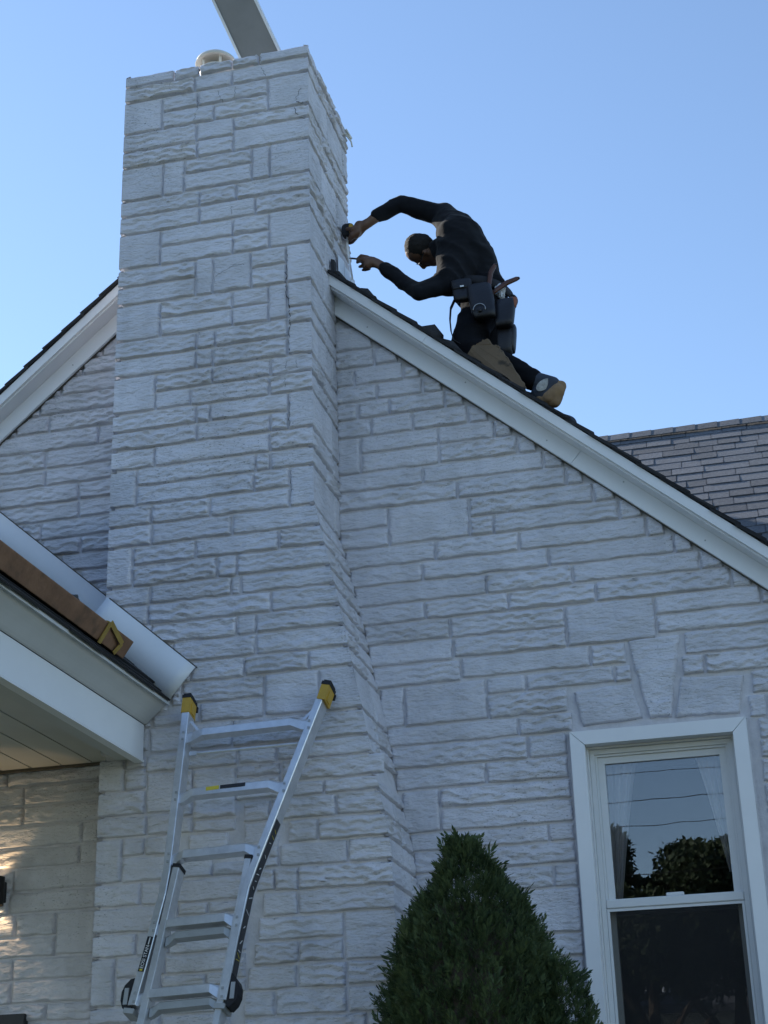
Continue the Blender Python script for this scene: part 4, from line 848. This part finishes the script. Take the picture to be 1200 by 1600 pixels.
def soft(name, cones, m, parent, vox=.009, grow=0, smooth_it=6, disp=None, origin=(0, 0, 0)):
    V, F = cone_cloud(cones, grow=grow); V = V-np.array(origin)
    o = mesh_obj(name, V, F, m, None, True)
    rm = o.modifiers.new('r', 'REMESH'); rm.mode = 'VOXEL'; rm.voxel_size = vox; rm.use_smooth_shade = True
    if smooth_it: s_ = o.modifiers.new('s', 'SMOOTH'); s_.factor = .5; s_.iterations = smooth_it
    dg = bpy.context.evaluated_depsgraph_get(); me = bpy.data.meshes.new_from_object(o.evaluated_get(dg))
    o.modifiers.clear(); old = o.data; o.data = me; bpy.data.meshes.remove(old); me.name = name
    if disp:
        co = np.empty(len(me.vertices)*3); me.vertices.foreach_get('co', co); co = co.reshape(-1, 3)
        no = np.empty(len(me.vertices)*3); me.vertices.foreach_get('normal', no); no = no.reshape(-1, 3)
        co = co+no*disp(co+np.array(origin))[:, None]; me.vertices.foreach_set('co', co.ravel()); me.update()
    me.polygons.foreach_set('use_smooth', [True]*len(me.polygons))
    if not me.materials: me.materials.append(m)
    if parent: o.parent = parent
    return o
PO = Vector((-1.15, .1, 5.40))
person = empty('person', PO, 'person in black work clothes kneeling on the roof edge, bending to measure the chimney', 'person')
V3 = lambda *a: np.array(a, float)
pel, wai, mid, upp = V3(-1.19, .13, 5.90), V3(-1.195, .13, 6.03), V3(-1.232, .10, 6.18), V3(-1.295, .07, 6.305)
rsh, lsh = V3(-1.385, .13, 6.495), V3(-1.345, -.03, 5.985)
nek, hed = V3(-1.398, .07, 6.248), V3(-1.512, .09, 6.272)
rel, rcu, rwr = V3(-1.612, .06, 6.575), V3(-1.752, .09, 6.538), V3(-1.803, .10, 6.512)
lel, lcu, lwr = V3(-1.505, -.08, 5.918), V3(-1.693, -.01, 6.129), V3(-1.726, 0, 6.168)
lkn, lan = V3(-1.30, .02, 5.60), V3(-.935, -.05, 5.325)
rkn, ran = V3(-1.30, .33, 5.60), V3(-.90, .34, 5.28)
lhip, rhip = V3(-1.185, .05, 5.86), V3(-1.185, .23, 5.86)
cr = Vector((-.86, -.42, .10)).normalized(); fc = Vector((-.50, .50, -.66)); fc = (fc-cr*fc.dot(cr)).normalized(); sd_ = cr.cross(fc)
cr, fc, sd_ = np.array(cr), np.array(fc), np.array(sd_)
H = hed
head = [(nek, .060, hed-cr*.05, .058), (hed+cr*.028-fc*.022, .084, hed+cr*.034+fc*.004, .080), (hed-cr*.03+fc*.018, .070, hed-cr*.045+fc*.022, .064), (hed-cr*.088+fc*.05, .040, hed-cr*.075+fc*.035, .05),
        (hed-cr*.002+fc*.088, .011, hed-cr*.036+fc*.106, .016), (hed-cr*.062+fc*.083, .016, hed-cr*.07+fc*.08, .015), (hed-cr*.105+fc*.066, .022, hed-cr*.100+fc*.06, .024),
        (hed+cr*.018+fc*.07-sd_*.03, .016, hed+cr*.018+fc*.07+sd_*.03, .016),
        (hed-cr*.01-sd_*.082-fc*.01, .016, hed-cr*.04-sd_*.078, .011), (hed-cr*.01+sd_*.082-fc*.01, .016, hed-cr*.04+sd_*.078, .011)]
def fingers(pts_list): 
    out = []
    for ch_ in pts_list:
        for (a, ra), (b, rb) in zip(ch_[:-1], ch_[1:]): out.append((V3(*a), ra, V3(*b), rb))
    return out
# the upper (right) hand closes on the tape measure from the far side, thumb in front
hr = fingers([[((-1.845, .105, 6.495), .030), ((-1.880, .12, 6.475), .033)], [((-1.86, .10, 6.50), .03), ((-1.885, .10, 6.455), .03)],
    [((-1.895, .135, 6.505), .013), ((-1.925, .165, 6.512), .011), ((-1.950, .172, 6.506), .009)],
    [((-1.897, .138, 6.485), .013), ((-1.928, .170, 6.488), .011), ((-1.955, .172, 6.484), .009)],
    [((-1.895, .135, 6.463), .013), ((-1.925, .168, 6.464), .011), ((-1.950, .170, 6.460), .009)],
    [((-1.890, .13, 6.444), .012), ((-1.918, .162, 6.441), .010), ((-1.938, .166, 6.438), .008)],
    [((-1.868, .085, 6.475), .018), ((-1.895, .072, 6.468), .014), ((-1.925, .078, 6.478), .011)],
    [((-1.87, .09, 6.455), .02), ((-1.90, .085, 6.435), .018), ((-1.915, .10, 6.425), .014)]])
hl = fingers([[((-1.745, .005, 6.185), .027), ((-1.785, .022, 6.212), .030)], [((-1.765, .0, 6.20), .024), ((-1.795, .01, 6.190), .026)],
    [((-1.800, .020, 6.240), .013), ((-1.838, .03, 6.262), .011), ((-1.862, .04, 6.252), .009)],
    [((-1.808, .035, 6.225), .013), ((-1.842, .045, 6.243), .011), ((-1.866, .048, 6.236), .009)],
    [((-1.808, .045, 6.205), .013), ((-1.838, .055, 6.213), .011), ((-1.852, .045, 6.205), .009)],
    [((-1.800, .05, 6.188), .012), ((-1.825, .058, 6.188), .010), ((-1.835, .045, 6.182), .008)],
    [((-1.785, -.005, 6.205), .016), ((-1.825, .005, 6.222), .013), ((-1.858, .028, 6.234), .010)]])
armR = [(rsh, .048, rel, .035), (rel, .035, rcu, .030), (rcu, .032, rwr, .027), (rwr, .028, V3(-1.845, .105, 6.495), .030)]
armL = [(lsh, .048, lel, .036), (lel, .034, lcu, .029), (lcu, .031, lwr, .026), (lwr, .026, V3(-1.75, .005, 6.188), .027)]
torso = [(pel, .112, wai, .105), (wai, .105, mid, .112), (mid, .112, upp, .114), (upp, .112, rsh, .060), (upp, .112, lsh, .068), (mid, .105, lsh, .072), (V3(-1.316, .045, 6.32), .088, V3(-1.330, .005, 6.06), .085), (upp, .09, nek, .055), (pel+V3(0, -.05, 0), .095, pel+V3(0, .06, 0), .095)]
legs = [(lhip, .10, lkn, .068), (lkn, .064, (lkn+lan)/2+V3(0, 0, .015), .060), ((lkn+lan)/2+V3(0, 0, .015), .060, lan, .042), (rhip, .10, rkn, .068), (rkn, .064, ran, .045)]
foot = [(lan, .042, V3(-.845, -.065, 5.275), .042), (V3(-.845, -.065, 5.275), .042, V3(-.87, -.07, 5.215), .038), (V3(-.87, -.07, 5.215), .038, V3(-.915, -.07, 5.235), .032)]
hs_ = lambda p: hed+(np.asarray(p)-hed)*.82
head = [head[0]]+[(hs_(a), ra*.82, hs_(b), rb*.82) for a, ra, b, rb in head[1:]]
soft('body', head+armR+armL+[(a, ra-.015, b, rb-.015) for a, ra, b, rb in torso]+[(a, ra-.012, b, rb-.012) for a, ra, b, rb in legs]+hr+hl, M['skin'], person, .0058, 0, 3, origin=PO)
def shirt_fold(p):
    q = p.copy(); w1 = np.abs(np.sin((q[:, 2]*34+q[:, 0]*16+3*vnoise(q*6, 4))))
    n = fbm(q*np.array([13, 9, 22]), 3, 6)
    return .007*n+.010*(1-w1)*np.clip(vnoise(q*5+3, 8)+.5, 0, 1)
cut = lambda a, b, t: a+(b-a)*t
soft('shirt', torso+[(rsh, .052, rel, .038), (rel, .038, rcu, .031), (lsh, .051, lel, .039), (lel, .037, lcu, .030), (rsh, .066, upp, .095), (nek+cr*(-.02), .060, nek+cr*.006, .054)], M['shirt'], person, .0085, .008, 6, shirt_fold, origin=PO)
soft('trousers', [(pel+V3(0, -.05, -.01), .108, pel+V3(0, .06, -.01), .108), (pel, .116, pel+V3(-.005, 0, .10), .108)]+legs, M['trousers'], person, .010, .012, 4, shirt_fold, origin=PO)
HS = hed+cr*.028-fc*.020
soft('hair', [(HS, .072, HS+cr*.004, .071), (HS-cr*.025-fc*.013, .061, HS-cr*.041-fc*.016, .049)], M['hair'], person, .007, 0, 1, lambda p: .002*vnoise(p*90, 2), origin=PO)
gm = MB()
for sg in (-1, 1):
    c = hed+cr*.004+fc*.074+sd_*.028*sg
    v = []
    for k in range(12):
        t = 2*math.pi*k/12; v.append(c+sd_*(.025*math.cos(t))+cr*(.017*math.sin(t))-fc*(.012*abs(math.cos(t))*(1 if sg*math.cos(t) > 0 else 0))-np.array(PO))
    gm.add(v, [tuple(range(12))])
    a, b = hed+cr*.008+fc*.066+sd_*.051*sg-np.array(PO), hed-cr*.0-fc*.01+sd_*.073*sg-np.array(PO); gm.tube([a, (a+b)/2+sd_*.008*sg, b], .003, 6)
gm.obar(hed+cr*.006+fc*.077-sd_*.01-np.array(PO), hed+cr*.006+fc*.077+sd_*.01-np.array(PO), .004, .004); gm.build('glasses', M['lens'], person)
soft('boot', foot, M['shoe'], person, .007, .008, 3, origin=PO)
soft('boot_sole', [(V3(-.800, -.07, 5.262), .030, V3(-.838, -.075, 5.185), .036), (V3(-.838, -.075, 5.185), .036, V3(-.905, -.078, 5.205), .026), (V3(-.815, -.085, 5.235), .035, V3(-.86, -.09, 5.20), .034)], M['sole'], person, .007, .002, 2, lambda p: .003*fbm(p*45, 2, 3), origin=PO)
mb = MB(); v = []
for k in range(16):
    t = 2*math.pi*k/16; v.append((-.878+.042*math.cos(t)*.9-PO.x, -.116+.012*math.cos(t)-PO.y, 5.262+.030*math.sin(t)+.02*math.cos(t)-PO.z))
mb.add(v+[(-.878-PO.x, -.124-PO.y, 5.262-PO.z)], [(i, (i+1) % 16, 16) for i in range(16)]); mb.build('boot_patch', M['shoe_patch'], person, True)
soft('boot', [(ran, .042, V3(-.82, .34, 5.24), .042), (V3(-.82, .34, 5.24), .04, V3(-.83, .34, 5.17), .036)], M['shoe'], person, .009, .008, 3, origin=PO)

# tool belt worn at the hips
TBo = Vector((-1.16, -.02, 5.86))
belt = empty('tool_belt', TBo, 'black leather tool belt with pouches worn by the kneeling person', 'tool belt')
def bl(x, y, z): return Vector((x, y, z))-TBo
mb = MB(); v = []; nk = 40
for dz in (-.026, .026):
    for ro in (0, .007):
        for k in range(nk):
            t = 2*math.pi*k/nk; v.append(bl(-1.19+(.152+ro)*math.cos(t)+.0*dz, .125+(.192+ro)*math.sin(t), 5.945+dz-.10*math.cos(t)*.35))
f = []
for k in range(nk):
    k2 = (k+1) % nk
    f += [(k, k2, 2*nk+k2, 2*nk+k), (nk+k, 3*nk+k, 3*nk+k2, nk+k2), (2*nk+k, 2*nk+k2, 3*nk+k2, 3*nk+k), (k, nk+k, nk+k2, k2)]
mb.add(v, f); mb.build('belt', M['webbing'], belt, True)
def pouch(c, w_, h_, dp, lean, name='pouch', taper=.85, m=None):
    bm_ = MB(); v = []; ns = 14
    lv_ = [(-.5, .62, .5), (-.46, .86, .82), (-.3, .95, 1), (.2, 1, 1), (.46, taper+.1, .85), (.5, taper, .7)]
    for t, sw, sdp in lv_:
        for k in range(ns):
            a = 2*math.pi*k/ns; cx = math.copysign(abs(math.cos(a))**.55, math.cos(a)); cy = math.copysign(abs(math.sin(a))**.55, math.sin(a))
            v.append(bl(c[0]+cx*w_/2*sw+lean*t*h_, c[1]+cy*dp/2*sdp, c[2]+t*h_))
    f = []
    for i in range(len(lv_)-1):
        for k in range(ns): f.append((i*ns+k, i*ns+(k+1) % ns, (i+1)*ns+(k+1) % ns, (i+1)*ns+k))
    f += [tuple(range(ns)), tuple(range((len(lv_)-1)*ns, len(lv_)*ns))]
    bm_.add(v, f); return bm_.build(name, m or M['leather'], belt, True)
pa = pouch((-1.272, -.075, 5.885), .105, .115, .06, -.05)
pouch((-1.272, -.088, 5.915), .112, .06, .05, -.05, 'pouch_flap')
mb = MB(); mb.obar(bl(-1.275, -.1195, 5.893), bl(-1.255, -.1195, 5.892), .002, .009, (0, 0, 1)); mb.build('pouch_badge', M['ink'], pa)
pb = pouch((-1.170, -.085, 5.80), .135, .20, .085, -.12)
mb = MB(); mb.tube([bl(-1.178+.032*math.cos(t), -.133, 5.735+.032*math.sin(t)) for t in np.linspace(-.2, 3.2, 16)], .002, 6); mb.build('ring', M['alu_dull'], pb, True)
mb = MB(); mb.lathe([(.0, 0), (.012, .002), (.013, .005), (.0, .007)], n=16, M=Matrix.Rotation(rad(90), 4, 'X'), c=bl(-1.178, -.128, 5.733)); mb.build('stud', M['leather'], pb, True)
pc_ = pouch((-1.060, -.045, 5.735), .105, .155, .075, .12)
pouch((-1.030, -.045, 5.790), .075, .055, .05, .2, 'pouch_lining', m=M['brown_leather'])
mb = MB(); mb.tube([bl(-1.03+.0*t, -.03, 5.80)+Vector((.035*math.sin(t)*1.0, 0, -.04*math.cos(t)+.01)) for t in np.linspace(.2, 3.0, 12)], .006, 8); mb.build('hammer_loop', M['webbing'], pc_, True)
pouch((-1.075, .005, 5.60), .085, .165, .07, .06); pouch((-1.045, .02, 5.615), .05, .15, .08, .10)
mb = MB(); P_ = [(-1.318, -.06, 5.85), (-1.340, -.065, 5.80), (-1.346, -.07, 5.73), (-1.343, -.07, 5.66), (-1.332, -.06, 5.61), (-1.30, -.05, 5.59)]
for a, b in zip(P_[:-1], P_[1:]): mb.obar(bl(*a), bl(*b), .004, .028, (0, 1, 0))
mb.build('hanging_strap', M['webbing'], belt)

# snips standing in the pouch
sn = empty('snips', (-1.127, -.07, 5.84), 'rust-red handled snips standing open in the tool pouch', 'snips')
so = Vector((-1.127, -.07, 5.84))
for tip, bend in (((-1.088, -.07, 6.022), (-.012, 0, .02)), ((-.972, -.06, 5.925), (.0, 0, .012))):
    t1 = Vector(tip)-so; b_ = Vector(bend); pts = [Vector((0, 0, 0)), t1*.25+b_, t1*.6+b_*1.2, t1*.92+b_*.3, t1]
    mb = MB(); mb.tube(pts, [.009, .012, .014, .012, .007], 10); h = mb.build('handle', M['grip'], sn, True)
    mb = MB(); mb.tube([t1*.97, t1*1.02], [.010, .006], 8); mb.build('handle_tip', M['sticker'], h, True)
mb = MB(); mb.lathe([(0, -.010), (.017, -.010), (.017, .010), (0, .010)], n=14, M=Matrix.Rotation(rad(90), 4, 'X')); mb.obar((0, 0, 0), (-.012, 0, -.09), .012, .026, (1, 0, 0)); mb.build('jaw', M['steel'], sn)
lump('plastic_wrap', (-1.085, .0, 5.89), (.032, .018, .04), 21, M['plastic_clear'], 'pale cloudy plastic wrap tucked behind the snips', 'plastic wrap')

# tape measure, its blade and the pencil
tm = empty('tape_measure', (-1.928, .12, 6.488), 'black and yellow tape measure held against the chimney', 'tape measure')
prof = [(.036*math.cos(t), .040*math.sin(t)) for t in np.linspace(0, 2*math.pi, 20, endpoint=False)]
prof = [(max(-.034, min(.034, a*1.15)), max(-.036, min(.040, b*1.12))) for a, b in prof]
mb = MB(); mb.prism([(a, b) for a, b in prof], 'y', -.024, .024); o = mb.build('case', M['rubber'], tm); bv = o.modifiers.new('b', 'BEVEL'); bv.width = .005; bv.segments = 2
mb = MB(); mb.prism([(a*.35+.02, b*.80) for a, b in prof], 'y', -.0252, .0252); mb.build('case_trim', M['yellow'], tm)
mb = MB(); Q = [(-.006, 0, -.035), (-.008, -.004, -.075), (.0, -.015, -.16), (.014, -.03, -.25), (.026, -.04, -.338)]
for a, b in zip(Q[:-1], Q[1:]): mb.obar(a, b, .016, .0012, (1, -.6, 0))
mb.build('blade', M['ink'], tm)
pen = MB(); pen.tube([(-1.800, .035, 6.232), (-1.895, .05, 6.268)], .0055, 8).tube([(-1.895, .05, 6.268), (-1.915, .053, 6.2755)], [.0055, .001], 8)
tag(pen.build('pencil', M['sticker']), 'dark carpenter pencil held in the lower hand', 'pencil')

# the upper body leans in over the roof, a little behind the rake
def lean(root, meshes):
    ox = np.array(root.location) if root else np.zeros(3)
    for o in meshes:
        me = o.data; n_ = len(me.vertices); co = np.empty(n_*3); me.vertices.foreach_get('co', co); co = co.reshape(-1, 3)+ox
        wgt = sstep((co[:, 2]-5.60)/.40)*.15*(1-.9*sstep((-1.60-co[:, 0])/.25))
        co = co+np.stack([co[:, 0]*wgt/(co[:, 1]+7.4), wgt, (co[:, 2]-1.6)*wgt/(co[:, 1]+7.4)], 1)-ox
        me.vertices.foreach_set('co', co.ravel()); me.update()
for root in (person, belt, sn, tm): lean(root, [o for o in root.children_recursive if o.type == 'MESH'])
lean(None, [bpy.data.objects['pencil']])
pw = bpy.data.objects['plastic_wrap']; pw.location += Vector((-.013, .09, .055))

# torn cardboard under the knee
cbp = [(-1.255, -.150, 5.470), (-1.225, -.150, 5.518), (-1.185, -.140, 5.540), (-1.148, -.135, 5.556), (-1.125, -.130, 5.520), (-1.098, -.128, 5.512), (-1.07, -.13, 5.465), (-1.03, -.14, 5.39), (-.99, -.15, 5.295), (-.962, -.155, 5.232), (-1.0, -.165, 5.255), (-1.10, -.165, 5.345)]
rr = random.Random(8); cb2 = []
for a, b in zip(cbp, cbp[1:]+cbp[:1]):
    for k in range(4):
        q = Vector(a).lerp(Vector(b), k/4); cb2.append(q+(Vector((rr.uniform(-.005, .005), rr.uniform(-.003, .003), rr.uniform(-.005, .005))) if k else Vector()))
cbp = cb2
mb = MB(); nc = len(cbp); v = [Vector(p) for p in cbp]+[Vector(p)+Vector((.004, .010, .004)) for p in cbp]
mb.add(v, [tuple(range(nc)), tuple(range(nc, 2*nc))]+[(i, (i+1) % nc, nc+(i+1) % nc, nc+i) for i in range(nc)])
tag(mb.build('cardboard_sheet', M['cardboard']), 'torn stained brown cardboard lying on the roof edge under the knee', 'cardboard')

# ------------------------------------------------------------------ clipped evergreen shrub
def tri_leaves(P, D, U, L, Wd):
    """flat rhombic leaflets: centres-of-base P, direction D, side U"""
    n = len(P); S = np.cross(D, U); S /= np.linalg.norm(S, axis=1)[:, None]+1e-9
    V = np.stack([P, P+D*(L*.5)[:, None]+S*(Wd*.5)[:, None], P+D*L[:, None], P+D*(L*.5)[:, None]-S*(Wd*.5)[:, None]], 1).reshape(-1, 3)
    F = np.arange(4*n).reshape(n, 4); return V, F
def shrub(name, c, prof, n_sprays, parent):
    g = np.random.default_rng(11); zs = np.array([p[0] for p in prof]); rs = np.array([p[1] for p in prof]); cx = np.array([p[2] for p in prof])
    zz = g.uniform(zs.min(), zs.max(), n_sprays*3); rr_ = np.interp(zz, zs, rs); keep = g.random(len(zz)) < (rr_/rs.max()+.12); zz = zz[keep][:n_sprays]; rr_ = rr_[keep][:n_sprays]; n = len(zz)
    th = g.uniform(0, 2*math.pi, n); depth = 1-np.abs(g.normal(0, .13, n)); 
    q = np.stack([np.cos(th)*3, np.sin(th)*3, zz*5], 1); lumpy = 1+.13*vnoise(q, 5)+.10*vnoise(q*2.3, 6)+.08*vnoise(q*5, 9)
    rad_ = rr_*np.clip(depth, .45, 1.05)*lumpy
    base = np.stack([c[0]+np.interp(zz, zs, cx)+np.cos(th)*rad_, c[1]+np.sin(th)*rad_*.92, c[2]+zz], 1)
    out = np.stack([np.cos(th), np.sin(th), np.zeros(n)], 1); dirn = out*g.uniform(.25, .8, n)[:, None]+np.array([0, 0, 1])*g.uniform(.45, 1.1, n)[:, None]+g.normal(0, .25, (n, 3)); dirn /= np.linalg.norm(dirn, axis=1)[:, None]
    side = np.cross(dirn, g.normal(0, 1, (n, 3))); side /= np.linalg.norm(side, axis=1)[:, None]
    Ls = g.uniform(.024, .052, n)*np.where(g.random(n) < .04, 1.7, 1); Vs = []; Fs = []; off = 0
    K = 11
    for k in range(K):
        t = k/(K-1); sg = -1 if k % 2 else 1
        p = base+dirn*(Ls*t*.85)[:, None]
        a = .85*(1-t)*sg+g.normal(0, .15, n)
        d_ = dirn*np.cos(a)[:, None]+side*np.sin(a)[:, None]
        up_ = np.cross(dirn, side)+g.normal(0, .25, (n, 3))
        V, F = tri_leaves(p, d_, up_, Ls*(.62-.28*t)*g.uniform(.7, 1.2, n), Ls*.10*g.uniform(.8, 1.4, n)); Vs.append(V); Fs.append(F+off); off += len(V)
    return mesh_obj(name, np.concatenate(Vs), np.concatenate(Fs), M['arbor'], parent)
arb = empty('evergreen_shrub', (-1.255, -.88, 0), 'dense dark green conical evergreen shrub beside the window', 'shrub')
prof = [(.15, .22, 0), (.4, .35, 0), (1.0, .41, .0), (1.6, .40, .02), (2.06, .375, .03), (2.28, .335, .02), (2.38, .305, .025), (2.48, .265, .02), (2.60, .205, .02), (2.69, .135, .02), (2.77, .085, .01), (2.83, .055, 0), (2.865, .03, 0)]
shrub('crown', (0, 0, 0), prof, 44000, arb)
shrub('side_crown', (.36, -.05, 1.70), [(0, .06, 0), (.2, .14, .0), (.45, .13, 0), (.60, .06, .0), (.66, .02, 0)], 2600, arb)
mb = MB(); mb.lathe([(r_*.78, z_) for z_, r_, _ in prof[:-4]]+[(.0, 2.60)], n=20)
core = mb.build('inner_core', M['bark'], arb, True)  # solid dark core, added to block the view through the foliage
MB().tube([(0, 0, 0), (.01, 0, .6), (0, 0, 1.6)], [.05, .045, .02], 8).build('trunk', M['bark'], arb)

# ------------------------------------------------------------------ across the street, behind the camera: what the window reflects
def street_tree(loc, h, rcrown, seed, label):
    t = empty('street_tree', loc, label, 'tree', 'trees across the street'); g = np.random.default_rng(seed); rr = random.Random(seed)
    mb = MB(); mb.tube([(0, 0, 0), (.1, 0, h*.25), (0, .1, h*.5), (.1, 0, h*.8)], [.28, .22, .16, .05], 8)
    for k in range(7):
        a = rr.uniform(0, 6.28); z0 = h*rr.uniform(.3, .6); mb.tube([(0, 0, z0), (math.cos(a)*rcrown*.4, math.sin(a)*rcrown*.4, z0+h*.12), (math.cos(a)*rcrown*.75, math.sin(a)*rcrown*.75, z0+h*.2)], [.09, .06, .02], 6)
    mb.build('trunk', M['bark'], t)
    nb = 26; cen = np.stack([g.normal(0, rcrown*.45, nb), g.normal(0, rcrown*.45, nb), h*.82+g.normal(0, h*.08, nb)], 1); br_ = g.uniform(.5, 1.0, nb)*rcrown*.42
    n = 34000; idx = g.integers(0, nb, n); u = g.normal(0, 1, (n, 3)); u /= np.linalg.norm(u, axis=1)[:, None]
    P = cen[idx]+u*(br_[idx]*g.uniform(.5, 1.05, n))[:, None]; P[:, 2] = np.clip(P[:, 2], h*.62+.25*g.random(n)*h, h)
    D = g.normal(0, 1, (n, 3)); D /= np.linalg.norm(D, axis=1)[:, None]; U = g.normal(0, 1, (n, 3))
    V, F = tri_leaves(P, D, U, g.uniform(.10, .20, n), g.uniform(.06, .11, n)); mesh_obj('crown', V, F, M['leaf'], t)
T = [(-11.5, -29, 11, 3.2, 'tall tree across the street opposite the porch'), (-7.2, -28.5, 9.0, 2.6, 'tree across the street between the tall one and the sparse one'), (-4.35, -28, 9.0, 1.6, 'sparse tree reflected low on the curtain side of the upper pane'), (-2.9, -27, 7.3, 1.8, 'low dark tree reflected at the middle of the upper pane'), (-1.2, -28, 8.0, 2.0, 'round dark tree reflected lowest at the far side of the upper pane'), (1.8, -28.5, 8.8, 2.5, 'tree across the street just past the window'), (6.5, -29, 9.5, 3.0, 'tree across the street farthest from the porch')]
for i, (x, y, h, rc, lb) in enumerate(T): street_tree((x, y, 0), h, rc, 40+i, lb)
nh = empty('neighbour_house', (-3, -38, 0), 'pale neighbouring house across the street behind the trees', 'house')
MB().box(-7, 7, -4, 4, 0, 5.6).prism([(-4.2, 5.6), (4.2, 5.6), (0, 8.0)], 'x', -6.9, 6.9).build('wall', M['trim'], nh)
MB().hexa([(-7.3, 4.4, 5.1), (7.3, 4.4, 5.1), (7.3, 0, 8.1), (-7.3, 0, 8.1), (-7.3, 4.4, 5.3), (7.3, 4.4, 5.3), (7.3, 0, 8.3), (-7.3, 0, 8.3)]).hexa([(-7.3, -4.4, 5.1), (7.3, -4.4, 5.1), (7.3, 0, 8.1), (-7.3, 0, 8.1), (-7.3, -4.4, 5.3), (7.3, -4.4, 5.3), (7.3, 0, 8.3), (-7.3, 0, 8.3)]).build('roof', M['shingle'], nh)
for wx in (-5, -2, 2, 5):
    for wz in (1.0, 3.4): MB().box(wx-.5, wx+.5, 3.98, 4.03, wz, wz+1.3).build('window', M['lens'], nh)
MB().box(-.5, .5, 3.98, 4.04, 0, 2.1).build('door', M['door'], nh)
for i, x in enumerate((-19, 16)):
    pl = empty('utility_pole', (x, -14, 0), 'wooden utility pole across the lawn %s' % ('opposite the porch' if i == 0 else 'opposite the window'), 'pole', 'poles along the street')
    MB().tube([(0, 0, 0), (0, 0, 7.4)], [.15, .11], 10).build('post', M['wood_pole'], pl); MB().box(-.06, .06, -.9, .9, 6.9, 7.02).build('crossarm', M['wood_pole'], pl)
for i, (z, nm) in enumerate(((6.95, 'highest'), (6.58, 'second highest'), (6.25, 'third'), (5.62, 'lowest'))):
    pts = [(-19+35*t, -14, z+.12-(1-(2*t-1)**2)*.55) for t in np.linspace(0, 1, 25)]
    mb = MB(); mb.tube(pts, .005, 5); tag(mb.build('overhead_wire', M['wire']), '%s of the overhead wires reflected in the window' % nm, 'wire', 'overhead wires')
